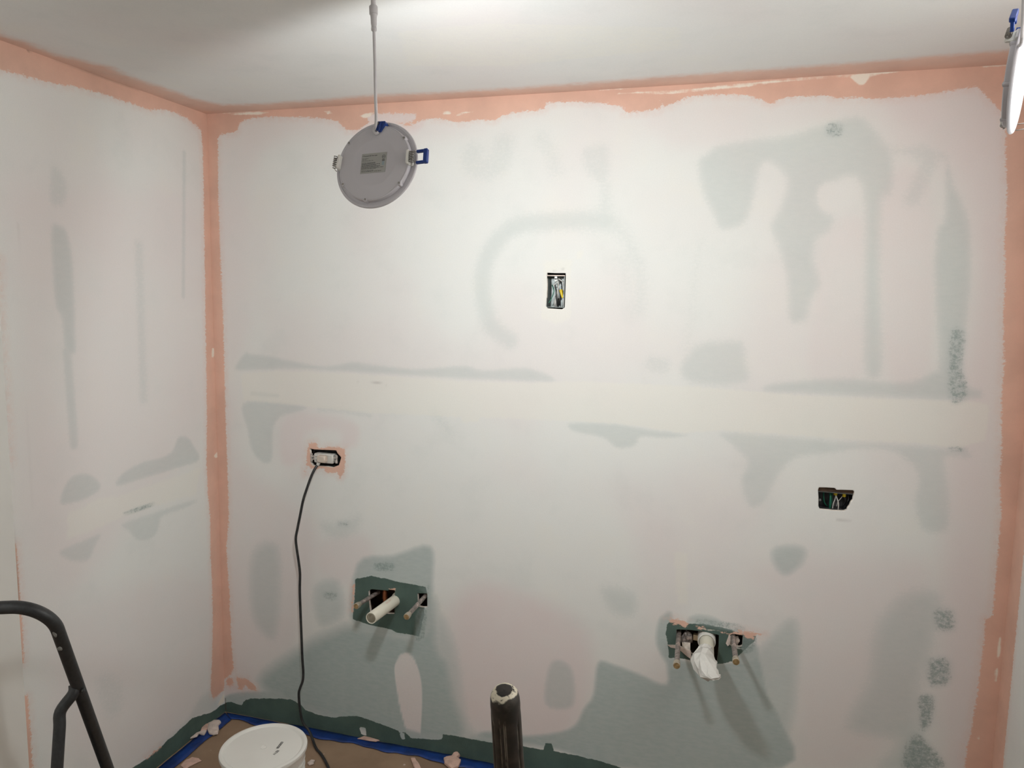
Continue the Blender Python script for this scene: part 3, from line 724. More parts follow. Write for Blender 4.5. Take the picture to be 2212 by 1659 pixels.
def text_mesh(mb, txt, size, org, rot=0.0, z=0.0, mi=0, stretch=1.0):
    cu = bpy.data.curves.new('t', 'FONT'); cu.body = txt; cu.size = size; cu.resolution_u = 2; cu.offset = size*.028
    o = bpy.data.objects.new('t', cu); COL.objects.link(o)
    dg = bpy.context.evaluated_depsgraph_get(); me = o.evaluated_get(dg).to_mesh()
    R = Matrix.Translation((org[0], org[1], z)) @ Matrix.Rotation(rot, 4, 'Z') @ Matrix.Diagonal((stretch, 1, 1, 1))
    mb.add([R @ v.co for v in me.vertices], [tuple(p.vertices) for p in me.polygons], mi, False)
    o.evaluated_get(dg).to_mesh_clear(); bpy.data.objects.remove(o); bpy.data.curves.remove(cu)

def bolt_ring(r, n, off): return [(r*math.cos(off+2*math.pi*k/n), r*math.sin(off+2*math.pi*k/n)) for k in range(n)]

def make_lamp(mw, label, watts, group, screw_angles, clip_angles, relief_angle, cord_world, with_label=True):
    """round slim LED downlight hanging by its lead; local z = 0 is the plane of the trim, +z the rear"""
    t = thing('led_panel_light', label, 'light fixture', mw=mw, group=group)
    def part(m, name, mats, par=t): return m.build(name, mats, par)
    m = MB()   # trim flange
    m.lathe([(.0755, -.0015), (.077, -.0032), (.0835, -.0028), (.0850, -.0008), (.0850, .0012), (.0838, .0024), (.0800, .0026), (.0795, .0018), (.0735, .0018)], seg=96)
    part(m, 'trim_ring', MAT['grey_plastic'])
    m = MB()   # rear housing pan
    m.lathe([(.0742, .0018), (.0742, .0060), (.0738, .0098), (.0722, .0112), (.0715, .0106), (.0700, .0113), (.0480, .0116), (.0455, .0122), (.0440, .0118), (.0, .0118)], seg=96)
    for a in screw_angles:
        x, y = .0725*math.cos(a), .0725*math.sin(a)
        m.lathe([(.0040, .002), (.0040, .0112), (.0036, .0122), (.0018, .0122), (.0016, .0112), (0, .0112)], Matrix.Translation((x, y, 0)), 16)
    hs = part(m, 'housing', MAT['grey_plastic'])
    m = MB(); m.lathe([(.0757, -.0016), (.060, -.0021), (.0, -.0024)], seg=64)
    part(m, 'diffuser', MAT['glow'])
    for a in screw_angles:
        x, y = .0725*math.cos(a), .0725*math.sin(a); m = MB()
        m.lathe([(.0021, .0105), (.0021, .0125), (.0012, .0131), (0, .0131)], Matrix.Translation((x, y, 0)), 12)
        part(m, 'screw', MAT['steel'])
    for ca, kind in clip_angles:
        R = Matrix.Rotation(ca, 4, 'Z')
        m = MB(); m.box((.0690, -.0125, .0020), (.0790, .0125, .0075), mat=R, bevel=.0012)
        m.box((.0700, -.0135, .0070), (.0755, .0135, .0205), mat=R, bevel=.0015)
        cl = part(m, 'clip_bracket', MAT['white_plastic'])
        m = MB(); P = []
        for k in range(6*14+1):
            u = k/(6*14); a = 2*math.pi*6*u; P.append(R @ Vector((.0805+.0042*math.cos(a), -.0110+.022*u, .0160+.0042*math.sin(a))))
        m.tube(P, .0009, 6); part(m, 'spring', MAT['steel'], cl)
        m = MB()
        if kind == 'out':    # arm swung outwards with a blue cap
            for sy in (-1, 1):
                m.tube([R @ Vector(p) for p in ((.0785, sy*.0105, .0150), (.0850, sy*.0100, .0135), (.0920, sy*.0100, .0125), (.1040, sy*.0100, .0120))], .0008, 6)
            part(m, 'spring_arm', MAT['steel'], cl)
            m = MB()
            for sy in (-1, 1): m.box((.0880, sy*.0108-.0026, .0085), (.1100, sy*.0108+.0026, .0140), mat=R, bevel=.0008)
            m.box((.1030, -.0134, .0070), (.1110, .0134, .0160), mat=R, bevel=.0012)
            part(m, 'blue_cap', MAT['bluep'], cl)
        else:                # arm folded back along the rim
            for sy in (-1, 1):
                m.tube([R @ Vector(p) for p in ((.0785, sy*.0105, .0150), (.0860, sy*.0095, .0080), (.0905, sy*.0085, -.0040), (.0885, sy*.0080, -.0160))], .0008, 6)
            m.tube([R @ Vector(p) for p in ((.0885, -.008, -.016), (.0885, .008, -.016))], .0008, 6)
            part(m, 'spring_arm', MAT['steel'], cl)
    # lead entry block
    R = Matrix.Rotation(relief_angle-math.pi/2, 4, 'Z')
    m = MB()
    prof = [(-.0105, .0795), (.0085, .0805), (.0100, .0765), (.0030, .0600), (-.0035, .0590), (-.0105, .0690)]
    top = [R @ Vector((x, y, .0150)) for x, y in prof]; bot = [R @ Vector((x, y, .0030)) for x, y in prof]
    m.add(bot+top, [tuple(range(6, 12)), tuple(reversed(range(6)))]+[(i, (i+1) % 6, 6+(i+1) % 6, 6+i) for i in range(6)], 0, False)
    m.box((-.0025, .0600, .0145), (.0020, .0790, .0168), mat=R, bevel=.0012)
    blk = part(m, 'lead_clamp', MAT['bluep'])
    m = MB(); m.lathe([(.0026, .0150), (.0026, .0166), (0, .0168)], R @ Matrix.Translation((-.0055, .0755, 0)), 12)
    part(m, 'screw', MAT['steel'], blk)
    # lead
    inv = mw.inverted(); start = R @ Vector((-.0020, .0595, .0130))
    P = [start, start+R.to_3x3() @ Vector((-.004, -.0035, .001)), start+R.to_3x3() @ Vector((-.0090, .0030, .002))]
    cwp = [inv @ Vector(q) for q in cord_world]
    path = smooth_path(P+cwp[:-1], 6); m = MB(); m.tube(path, .0029, 12); lead = part(m, 'lead', MAT['cable'])
    a, b = Vector(cord_world[-2]), Vector(cord_world[-1]); d = (b-a).normalized()
    zax = d; xax = zax.cross(Vector((1, 0, 0))).normalized(); yax = zax.cross(xax)
    K = Matrix.Identity(4)
    for i in range(3): K[i][0], K[i][1], K[i][2], K[i][3] = xax[i], yax[i], zax[i], a[i]
    K = inv @ K
    m = MB(); m.lathe([(.0028, -.002), (.0052, 0), (.0052, .004), (.0046, .005), (.0050, .0055), (.0046, .006), (.0050, .0065), (.0046, .0075), (.0055, .012), (.0058, .024), (.0066, .030)], K, 24)
    con = part(m, 'connector', MAT['cable'])
    m = MB(); m.lathe([(.0068, .0292), (.0078, .0300), (.0079, .0440), (.0068, .0455)], K, 24); part(m, 'locking_collar', MAT['cable'], con)
    h = (ROOM_H-a.z)/max(d.z, .1)
    m = MB(); m.lathe([(.0048, .045), (.0044, .060), (.0040, h)], K, 16); part(m, 'feed_cable', MAT['cable'], con)
    if with_label:
        m = MB(); w, h2 = .0262, .0195
        m.box((-w, -h2-.001, .0118), (w, h2-.001, .0125)); lab = part(m, 'rating_label', MAT['label'])
        z = .01252; m = MB(); c = .0005
        text_mesh(m, '6" Recessed LED Panel Light', .0027, (-.0245, .0128), z=z)
        text_mesh(m, 'Model: MS-SPFL-12', .0017, (-.0245, .0078), z=z)
        text_mesh(m, 'Power: 12W', .0017, (-.0245, .0056), z=z)
        text_mesh(m, 'Input: AC120V 60Hz 0.15A', .0017, (-.0245, .0034), z=z, stretch=1.25)
        text_mesh(m, 'DATE: 2023-01', .0022, (.0030, -.0182), z=z, stretch=1.1)
        rr = random.Random(3)      # small print too fine to read in the photo: broken dark strokes
        for i, (yy, wd) in enumerate([(-.0002, .026), (-.0019, .026), (-.0036, .037), (-.0053, .031), (-.0070, .036), (-.0087, .034), (-.0104, .046), (-.0121, .030), (-.0155, .025), (-.0175, .026)]):
            x = -.0245
            while x < -.0245+wd:
                l = rr.uniform(.0012, .0042); m.add([(x, yy-.00035, z), (x+l, yy-.00035, z), (x+l, yy+.00040, z), (x, yy+.00040, z)], [(0, 1, 2, 3)], 0, False); x += l+rr.uniform(.0003, .0007)
        text_mesh(m, 'E', .0038, (.0183, .0085), z=z); text_mesh(m, 'TL', .0026, (.0203, .0090), z=z)
        K2 = [(.0203+.0036*math.cos(2*math.pi*k/28), .0098+.0036*math.sin(2*math.pi*k/28), z) for k in range(28)]; K3 = [(.0203+.0030*math.cos(2*math.pi*k/28), .0098+.0030*math.sin(2*math.pi*k/28), z) for k in range(28)]
        m.add(K2+K3, [(k, (k+1) % 28, 28+(k+1) % 28, 28+k) for k in range(28)], 0, False)
        for yy in (.0045, .0030, .0017): m.add([(.0176, yy-.0004, z), (.0230, yy-.0004, z), (.0230, yy+.0004, z), (.0176, yy+.0004, z)], [(0, 1, 2, 3)], 0, False)
        part(m, 'printed_text', MAT['ink'], lab)
        m = MB()
        for yy in (.0000, -.0020, -.0040, -.0060): m.add([(.0178, yy-.0006, z), (.0228, yy-.0006, z), (.0228, yy+.0006, z), (.0178, yy+.0006, z)], [(0, 1, 2, 3)], 0, False)
        part(m, 'printed_mark', MAT['blueprint'], lab)
    # the lamp's own light
    ld = bpy.data.lights.new('led_array', 'AREA'); ld.shape = 'DISK'; ld.size = .125; ld.energy = watts
    ld.color = (.95, .985, 1.0)
    # beam cutoff by angle, shaped in the light's nodes: full inside about 62 degrees off axis, none beyond about 73
    ld.use_nodes = True; nt = ld.node_tree; em = nt.nodes['Emission']
    g = N(nt, 'ShaderNodeNewGeometry'); dt = N(nt, 'ShaderNodeVectorMath', operation='DOT_PRODUCT')
    L(nt, g.outputs['Incoming'], dt.inputs[0]); L(nt, g.outputs['Normal'], dt.inputs[1])
    L(nt, ramp(nt, math_n(nt, 'ABSOLUTE', dt.outputs['Value']), BEAM[0], BEAM[1]), em.inputs['Strength'])
    lo = bpy.data.objects.new('led_array', ld); COL.objects.link(lo); lo.parent = t; lo.location = (0, 0, -.0042)
    return t

BEAM = (.27, .46)
C1 = at(814, 357, 1.400)
N1 = Vector((.065, .962, -.265))
M1 = basis(N1, C1, (395, -35))
def cordpts(P, depth): return [at(x, y, depth) for x, y in P]
GRP = None
make_lamp(M1, 'round LED ceiling light hanging left of centre, grey rear with silver label showing', LAMP1_W, GRP,
          [math.radians(a) for a in (212, 262, 322, 37, 143)], [(math.radians(2), 'out'), (math.radians(176), 'in')], math.radians(84),
          cordpts([(812.5, 262), (811, 200), (810, 140), (808.5, 90), (808, 66)], 1.385)+[at(807, 30, 1.385)])

C2 = at(2200, 170, 1.20)
r0 = Vector(RGT); u0 = Vector(UPV); v0 = Vector(ray(2203, 168)).normalized()
r1 = (r0-v0*r0.dot(v0)).normalized(); u1 = (u0-v0*u0.dot(v0)).normalized()
N2 = Vector((.925, -.374, -.07)).normalized()
M2 = basis(N2, C2, (-.19, 1.0))
make_lamp(M2, 'lit round LED ceiling light hanging edge-on at the upper right edge of the view', LAMP2_W, GRP,
          [math.radians(a) for a in (12, 62, 112, 242, 318)], [(math.radians(125), 'out'), (math.radians(-55), 'in')], math.radians(180),
          cordpts([(2206, 95), (2210, 50), (2212, 0), (2214, -50)], 1.11)+[at(2215, -90, 1.11)], with_label=False)

C3 = Vector((1.15, -2.75, 2.0)); M3 = Matrix.Identity(4)  # added out-of-view lamp, fill for the left wall and its return
_z = Vector((1, 0, .06)).normalized(); _x = Vector((0, -1, 0)); _y = _z.cross(_x).normalized(); _x = _y.cross(_z)
for i in range(3): M3[i][0], M3[i][1], M3[i][2], M3[i][3] = _x[i], _y[i], _z[i], C3[i]
make_lamp(M3, 'added round LED fill light, out of view in the front part of the room', FILL_LAMP_W, GRP,
          [math.radians(a) for a in (212, 262, 322, 37, 143)], [(0, 'out'), (math.pi, 'in')], math.radians(90),
          [C3+Vector((.014, 0, .10)), C3+Vector((.014, 0, .16)), C3+Vector((.014, 0, .22))]+[C3+Vector((.014, 0, .26))], with_label=False)

# ================================================================== electrical boxes
def wall_frame(cx, cz, rot=0.0):
    """frame on the back wall: local x right, y into the room, z up"""
    return Matrix.Translation((cx, 0, cz)) @ Matrix.Rotation(rot, 4, 'Y')
def gang_box(m, x0, x1, z0, z1, y0, y1, mi=0, t=.0014):
    m.box((x0-t, y0, z0-t), (x0, y1, z1+t), mi); m.box((x1, y0, z0-t), (x1+t, y1, z1+t), mi)
    m.box((x0, y0, z1), (x1, y1, z1+t), mi); m.box((x0, y0, z0-t), (x1, y1, z0), mi); m.box((x0-t, y1, z0-t), (x1+t, y1+t, z1+t), mi)

# -- upright box for the wall light
pa, pb = back_px(1184, 598), back_px(1215, 661)
x0, x1, z1, z0 = pa[0]-.004, pb[0]+.003, pa[1]+.002, pb[1]-.004
bx = thing('junction_box', 'open upright metal electrical box with a bright yellow wire nut, high in the back wall', 'electrical box', (0, 0, 0))
m = MB(); gang_box(m, x0, x1, z0, z1, .004, .062); m.build('box_body', MAT['galv'], bx, )
m = MB(); xm = (x0+x1)/2
m.box((xm-.004, .0045, z1-.011), (xm+.005, .0060, z1)); m.lathe([(.0052, 0), (.0052, .0015)], Matrix.Translation((xm+.0005, .0060, z1-.011)) @ Matrix.Rotation(math.pi/2, 4, 'X'), 20)
m.build('mounting_ear', MAT['white_plastic'], bx)
m = MB(); m.lathe([(.0022, 0), (.0022, .0022)], Matrix.Translation((xm+.0005, .0050, z1-.009)) @ Matrix.Rotation(math.pi/2, 4, 'X'), 12); m.build('screw', MAT['darksteel'], bx)
W, H_ = x1-x0, z1-z0
def wp(u, v, y): return (x0+W*u, y, z0+H_*v)
def wire(pts, r, mat, name='wire', par=bx): 
    m = MB(); m.tube(smooth_path([wp(*p) for p in pts], 6), r, 8); return m.build(name, mat, par)
wire([(.20, .72, .030), (.33, .60, .020), (.36, .48, .016), (.25, .30, .014), (.10, .13, .010)], .0017, MAT['green'])
wire([(.35, .80, .040), (.42, .70, .020), (.50, .50, .014), (.54, .25, .014), (.60, .02, .020)], .0021, MAT['blackwire'])
wire([(.45, .90, .030), (.62, .92, .018), (.80, .86, .016), (.93, .80, .020), (.9, .7, .03)], .0019, MAT['whitewire'])
wire([(.58, .95, .035), (.60, .80, .018), (.62, .62, .014), (.58, .45, .016), (.62, .3, .03)], .0022, MAT['whitewire'])
wire([(.70, .90, .030), (.80, .75, .018), (.82, .62, .018), (.84, .52, .014)], .0018, MAT['blackwire'])
wire([(.92, .95, .030), (.90, .75, .018), (.93, .60, .020), (.84, .45, .03)], .0017, MAT['whitewire'])
wire([(.80, .40, .020), (.74, .22, .016), (.70, .05, .022)], .0030, MAT['blackwire'])
wire([(.40, .34, .05), (.45, .25, .035), (.40, .12, .032), (.42, -.01, .045)], .0058, MAT['whitewire'], 'cable_sheath')
wire([(.92, .40, .05), (.90, .20, .035), (.90, .0, .045)], .0040, MAT['whitewire'], 'cable_sheath')
wire([(.30, .70, .022), (.42, .76, .020), (.48, .85, .026)], .0018, MAT['whitewire'])
m = MB(); A_ = Vector(wp(.78, .56, .016)); B_ = Vector(wp(.92, .30, .008)); d = (B_-A_); Ln = d.length
q = d.to_track_quat('Z', 'Y').to_matrix().to_4x4(); K = Matrix.Translation(A_) @ q
m.lathe([(.0058, 0), (.0062, .003), (.0056, .009), (.0040, Ln*.7), (.0028, Ln), (0, Ln+.0005)], K, 10, smooth=False, wob=lambda a, h: .06*math.sin(5*a))
m.build('wire_nut', MAT['yellow'], bx)
# mud-smeared rim strip inside the opening
pa2, pb2 = back_px(1181, 592), back_px(1219, 597)
tr = MB(); tr.box((x0-.002, -.0004, z1+.0005), (x1+.003, .004, z1+.0045), bevel=.0008)
tr.build('mud_strip', MAT['mudlight'], bx)
recenter_parts = lambda o: None

# -- sideways box with green, white and black wires
pa, pb = back_px(1771, 1063), back_px(1843, 1106)
x0, x1, z1, z0 = pa[0]-.001, pb[0]+.001, pa[1]-.001, pb[1]-.003; W, H_ = x1-x0, z1-z0
bx2 = thing('junction_box', 'open sideways dark electrical box with green and white wires, low in the wall at right', 'electrical box', (0, 0, 0))
m = MB(); gang_box(m, x0, x1, z0, z1, .013, .068); m.build('box_body', MAT['darksteel'], bx2)
m = MB(); m.box((x0-.002, .006, z1), (x1-.004, .0135, z1+.0013)); m.build('front_edge', MAT['galv'], bx2)
m = MB(); m.box((x0-.004, .0135, z1+.0016), (x1+.004, .024, z1+.016)); m.build('mounting_strip', MAT['cavity'], bx2)
m = MB(); m.lathe([(.0042, 0), (.0042, .002), (.0020, .0026), (0, .0026)], Matrix.Translation((x0+.004, .013, z0+H_*.52)) @ Matrix.Rotation(math.pi/2, 4, 'X'), 18); m.build('screw', MAT['galv'], bx2)
wire([(.18, 1.0, .05), (.17, .7, .04), (.20, .3, .036), (.32, 0, .05)], .0024, MAT['green'], par=bx2)
wire([(.33, 1.0, .042), (.36, .7, .030), (.36, .35, .028), (.37, .0, .034)], .0030, MAT['green'], par=bx2)
wire([(.40, 1.0, .045), (.41, .6, .036), (.40, .3, .034), (.39, .0, .04)], .0022, MAT['green'], par=bx2)
wire([(.50, .84, .030), (.55, .60, .022), (.59, .35, .020), (.60, .0, .026)], .0017, MAT['whitewire'], par=bx2)
wire([(.52, .84, .034), (.50, .55, .032), (.46, .3, .032), (.45, .0, .036)], .0015, MAT['whitewire'], par=bx2)
wire([(.72, .80, .034), (.66, .6, .034), (.60, .4, .04), (.58, .1, .045)], .0013, MAT['whitewire'], par=bx2)
wire([(.74, .80, .034), (.80, .55, .032), (.78, .3, .036), (.72, .0, .045)], .0026, MAT['blackwire'], par=bx2)
wire([(.86, .95, .044), (.90, .6, .040), (.84, .3, .040), (.85, .0, .045)], .0030, MAT['blackwire'], par=bx2)
for u, v in ((.50, .93), (.75, .88)):
    m = MB(); m.lathe([(.0048, -.008), (.0058, -.006), (.0052, .002), (.0036, .012), (0, .0125)], Matrix.Translation(wp(u, v, .030)), 10, smooth=False, wob=lambda a, h: .06*math.sin(5*a)); m.build('wire_nut', MAT['yellow'], bx2)

MAT['earmetal'] = simple('smeared_ear', (.50, .45, .41), .6, metal=.2, var=.3, scale=120, dirt=((.08, .07, .07), .60, 160))
# -- outlet with its yoke hanging out of the opening
c = back_px(703, 990); s = .00178
bx3 = thing('power_outlet', 'white rectangular outlet without cover plate in a mud-smeared sideways opening', 'outlet', (0, 0, 0))
def op(x, y, yy=0.): q_ = back_px(x, y); return Vector((q_[0], yy, q_[1]))
a0, a1 = op(672, 972), op(732, 1008); 
m = MB(); gang_box(m, a0.x+.008, a1.x-.004, a1.z+.001, a0.z-.002, .006, .07); m.build('box_body', MAT['ink'], bx3)
f0, f1 = op(679.5, 977, -.004), op(721, 1003, -.004)
zc = (f0.z+f1.z)/2
m = MB(); m.box((f0.x, -.0075, zc-.0185), (f1.x, .030, zc+.0185), bevel=.004); face = m.build('receptacle_face', MAT['device'], bx3)
m = MB()
for k, dx in ((0, .0105),):
    xx = f0.x+dx
    m.box((xx-.0032, -.0078, zc+.0055), (xx+.0032, -.0070, zc+.0072)); m.box((xx-.0026, -.0078, zc-.0072), (xx+.0026, -.0070, zc-.0058))
    m.lathe([(.0022, 0), (.0022, .0008)], Matrix.Translation((xx+.010, -.0070, zc-.0003)) @ Matrix.Rotation(math.pi/2, 4, 'X'), 12)
m.build('contact_slot', MAT['ink'], face)
for sx, xe in ((-1, f0.x), (1, f1.x)):   # mud-covered metal ears either side
    m = MB(); lo_, hi_ = min(xe, xe+sx*.0150), max(xe, xe+sx*.0150)
    m.box((lo_, -.0020, zc-.0085), (hi_, -.0004, zc+.0085), bevel=.0003)
    for sz in (-1, 1): m.lathe([(.0052, 0), (.0052, .0016)], Matrix.Translation((xe+sx*.0128, -.0004, zc+sz*.0105)) @ Matrix.Rotation(math.pi/2, 4, 'X'), 16)
    m.box((min(xe+sx*.008, xe+sx*.017), -.0022, zc-.0165), (max(xe+sx*.008, xe+sx*.017), -.0006, zc+.0165), bevel=.0003)
    m.build('yoke_ear', MAT['earmetal'], bx3)
for sx, xe in ((-1, f0.x), (1, f1.x)):
    m = MB(); m.lathe([(.0038, 0), (.0036, .0014), (.0015, .0020), (0, .0018)], Matrix.Translation((xe+sx*.0068, -.0020, zc-.001)) @ Matrix.Rotation(math.pi/2, 4, 'X'), 16); m.build('screw', MAT['galv'], bx3)

# ================================================================== black cord with its plug
px_cord = [(687, 1003, -.020), (680, 1013, -.034), (672, 1030, -.045), (663, 1055, -.052), (655, 1080, -.055), (649, 1110, -.058), (643, 1140, -.062), (639, 1163, -.064), (641, 1185, -.060), (645, 1212, -.052), (648, 1240, -.047), (647.5, 1275, -.044), (649, 1320, -.042), (651, 1370, -.044), (653, 1420, -.046), (655, 1450, -.046), (654, 1470, -.050), (648, 1487, -.056), (645.5, 1500, -.060), (648, 1530, -.062), (654, 1560, -.066), (660, 1580, -.075)]
pc = thing('extension_lead', 'black extension lead plugged into the left outlet and running down behind the white bucket', 'cord', (0, 0, 0))
cp = [hit(x, y, 1, yy) for x, y, yy in px_cord]
fl = [floor_px(668, 1601), floor_px(682, 1618), floor_px(694, 1633), floor_px(704, 1650), floor_px(712, 1672), floor_px(716, 1720), floor_px(700, 1800), floor_px(650, 1900)]
cp = cp[:-1]+[np.array([fl[0][0]-.004, fl[0][1]+.012, .030])]+[np.array([q[0], q[1], .0066]) for q in fl[1:]]
m = MB(); m.tube(smooth_path(cp, 8), .0050, 10); m.build('cable', MAT['cord'], pc)
m = MB()
pz = zc+.001; px0 = f0.x+.0270
m.box((px0, -.0340, pz-.0125), (px0+.036, -.0085, pz+.0150), bevel=.0045)
m.build('plug_body', MAT['plug'], pc)
m = MB(); e0 = Vector(cp[0])
m.tube([(px0+.003, -.022, pz-.004), e0+Vector((.002, 0, .003)), e0+(Vector(cp[1])-e0)*.25], [.0078, .0070, .0050], 12)
m.build('strain_relief', MAT['device'], pc)

# ================================================================== pipes coming out of the wall
def stub(label, base, tip, r, group, capr, tilt=0):
    B_ = Vector(base); T_ = Vector(tip); d = (T_-B_).normalized(); S0 = B_-d*(.045)
    t = thing('water_supply_pipe', label, 'pipe', tuple(B_), group)
    inv = Matrix.Translation(-B_); Ln = (T_-S0).length
    K = inv @ Matrix.Translation(S0) @ d.to_track_quat('Z', 'Y').to_matrix().to_4x4()
    m = MB(); m.lathe([(r, 0), (r, Ln*.5), (r*1.05, Ln*.52), (r, Ln*.54), (r, Ln-.012)], K, 20, wob=lambda a, h: .03*math.sin(3*a+h*90)); m.build('tube', MAT['pipe'], t)
    m = MB(); m.lathe([(r*1.02, Ln-.026), (capr*.93, Ln-.021), (capr*.86, Ln-.018), (capr*.98, Ln-.015), (capr, Ln-.006), (capr, Ln-.001), (capr*.88, Ln)], K, 20); cp_ = m.build('end_cap', MAT['capring'], t)
    m = MB(); m.lathe([(capr*.86, Ln-.0012), (capr*.86, Ln+.0006), (0, Ln+.0010)], K, 20); m.build('cap_face', MAT['brass'], cp_)
    return t
PG = None
stub('thin capped pipe stub leftmost in the green patch below the plugged outlet', (.689, 0, .598), (.679, -.117, .602), .0080, PG, .0112)
stub('thin capped pipe stub right of the open cream drain pipe', (.904, 0, .620), (.905, -.166, .612), .0083, PG, .0115)
stub('long capped pipe stub left of the bag-covered drain', (1.851, 0, .603), (1.858, -.207, .598), .0083, PG, .0116)
stub('mud-speckled capped pipe stub right of the bag-covered drain', (2.030, 0, .625), (2.039, -.172, .622), .0084, PG, .0116)

dp = thing('drain_pipe', 'open cream plastic drain pipe sticking out of the left hole in the wall', 'pipe', (.777, 0, .592))
B_ = Vector((.782, 0, .590)); T_ = Vector((.771, -.178, .594)); d = (T_-B_).normalized(); S0 = B_-d*.05; Ln = (T_-S0).length
K = Matrix.Translation(-Vector((.777, 0, .592))) @ Matrix.Translation(S0) @ d.to_track_quat('Z', 'Y').to_matrix().to_4x4()
R0, R1 = .0212, .0176
m = MB(); m.lathe([(R0, 0), (R0, Ln-.001), (R0-.0006, Ln), (R1+.0006, Ln), (R1, Ln-.001)], K, 40)
m.lathe([(R0+.0045, 0), (R0+.0045, .026), (R0+.001, .028)], K, 32)
m.f = [f for f in m.f]; m.build('tube', MAT['pvc'], dp)
m = MB(); m.lathe([(R1, Ln-.001), (R1, .004), (0, .004)], K, 40); m.build('bore', MAT['pvcin'], dp)
m = MB()
base_z = .0
txt = MB(); text_mesh(txt, 'PVC-1120', .0095, (0, 0), 0, 0)
vs = []
for v in txt.v:
    u = v[0]; a = math.radians(75)+(v[1]-.004)/R0
    vs.append(K @ Vector(((R0+.0003)*math.cos(a), (R0+.0003)*math.sin(a), .09+u)))
m.add(vs, txt.f, 0, False); m.build('printed_text', MAT['mud'], dp)
# dark pipe fitting behind and copper riser inside the bay
cpi = thing('copper_riser', 'copper tube inside the left wall opening behind the cream drain pipe', 'pipe', (.716, .052, .45))
m = MB(); m.tube([(0, 0, -.02), (0, 0, .26)], .0080, 16); m.build('tube', MAT['copper'], cpi)
m = MB(); m.lathe([(.0108, .12), (.0110, .145), (.0085, .150)], None, 20); m.build('coupling', MAT['copper'], cpi)

# right drain: pipe, collar, bag
bq = hit(1527, 1398, 1, 0.)
D0 = Vector((1.945, 0, .600)); D1 = Vector((1.949, -.155, .594)); d = (D1-D0).normalized()
dr = thing('drain_pipe', 'cream drain pipe with white collar in the right hole, its end wrapped in a bag', 'pipe', tuple(D0))
K = Matrix.Translation(D0-d*.05-D0) @ d.to_track_quat('Z', 'Y').to_matrix().to_4x4()
m = MB(); m.lathe([(.0240, 0), (.0240, .149), (.0232, .150)], K, 40); m.build('tube', MAT['pvc'], dr)
m = MB(); m.lathe([(.0300, 0), (.0300, .058), (.0292, .0595), (.0262, .0605), (.0262, .057)], K, 40); m.build('collar', MAT['bucket'], dr)

def bag():
    R_ = [(1524, 1405, .098, .0262, .0262), (1523.5, 1412, .115, .0275, .0275), (1521, 1422, .140, .0330, .0300), (1520, 1431, .165, .0350, .0300), (1524, 1440, .190, .0330, .0300), (1530, 1448, .212, .0290, .0280), (1534, 1455, .232, .0280, .0200), (1540, 1461, .250, .0230, .0110), (1546, 1466, .262, .0150, .0045)]
    cs = [Vector(hit(x, y, 1, -yy)) for x, y, yy, _, _ in R_]
    seg = 11; vs = []; rr = random.Random(9); n = len(R_)
    for i in range(n):
        dd = (cs[min(i+1, n-1)]-cs[max(i-1, 0)]).normalized(); X = (Vector((1, 0, 0))-dd*dd.x).normalized(); Y = dd.cross(X).normalized()
        _, _, _, a, b = R_[i]; am = 0 if i < 1 else .26
        for k in range(seg):
            t = 2*math.pi*(k+.7*(rr.random()-.5))/seg+i*.25; j = 1+rr.uniform(-am*.25 if i > 4 else 0, am)
            vs.append(cs[i]+X*math.cos(t)*a*j+Y*math.sin(t)*b*j+dd*rr.uniform(-.004, .004)*(i > 0))
    fs = []
    for i in range(n-1):
        for k in range(seg):
            l = (k+1) % seg
            if rr.random() < .5: fs += [(i*seg+k, i*seg+l, (i+1)*seg+l), (i*seg+k, (i+1)*seg+l, (i+1)*seg+k)]
            else: fs += [(i*seg+k, i*seg+l, (i+1)*seg+k), (i*seg+l, (i+1)*seg+l, (i+1)*seg+k)]
    fs.append(tuple((n-1)*seg+k for k in range(seg)))
    m = MB(); m.add(vs, fs, 0, False); return m
MAT['bagfilm'] = simple('thin_white_film', (.66, .65, .61), .3, var=.04, scale=40, bump=.6)
o = bag().build('plastic_bag', MAT['bagfilm'], None, tuple(hit(1524, 1405, 1, -.098)), auto=False)
tag(o, 'crumpled white plastic bag stuffed over the end of the right drain pipe', 'bag')

# ragged mud clods and packing inside the right opening
def clod(pos, size, seed, mat, name, label, cat, squash=(1, 1, 1), group=None, rot=0.):
    import bmesh
    bm = bmesh.new(); bmesh.ops.create_icosphere(bm, subdivisions=3, radius=1)
    rr = Vector((seed*3.1, seed*1.7, seed*.9))
    for v in bm.verts:
        n = mnoise.noise(v.co*1.3+rr)*.42+mnoise.noise(v.co*3.2+rr)*.20+mnoise.noise(v.co*7+rr)*.08
        v.co = v.co*(1+n); v.co.x *= size*squash[0]; v.co.y *= size*squash[1]; v.co.z *= size*squash[2]
    me = bpy.data.meshes.new(name); bm.to_mesh(me); bm.free(); me.materials.append(mat)
    o = bpy.data.objects.new(name, me); COL.objects.link(o); o.location = pos; o.rotation_euler = (0, 0, rot)
    tag(o, label, cat, group); return o
CG = None
q_ = lambda x, y, yy: Vector(hit(x, y, 1, yy))
clod(q_(1484, 1378, .018), .0165, 1, MAT['pipe'], 'mud_clump', 'grey mud clump at the root of the pipe stub left of the bagged drain', 'clump', (1.1, .8, 1.4))
clod(q_(1586, 1383, .020), .0165, 2, MAT['mudlight'], 'mud_clump', 'pinkish mud clump in the small hole around the rightmost pipe stub', 'clump', (.9, .8, 1.1))
cv = q_(1509, 1377, .030)
m = MB(); m.box((-.019, -.010, -.010), (.019, .012, .010), bevel=.002); o = m.build('wood_block', simple('pale_wood', (.34, .25, .15), .7, var=.2), None); o.location = cv; o.rotation_euler = (0, math.radians(4), 0); tag(o, 'small pale wood block wedged in the right wall opening above the bagged drain', 'block')
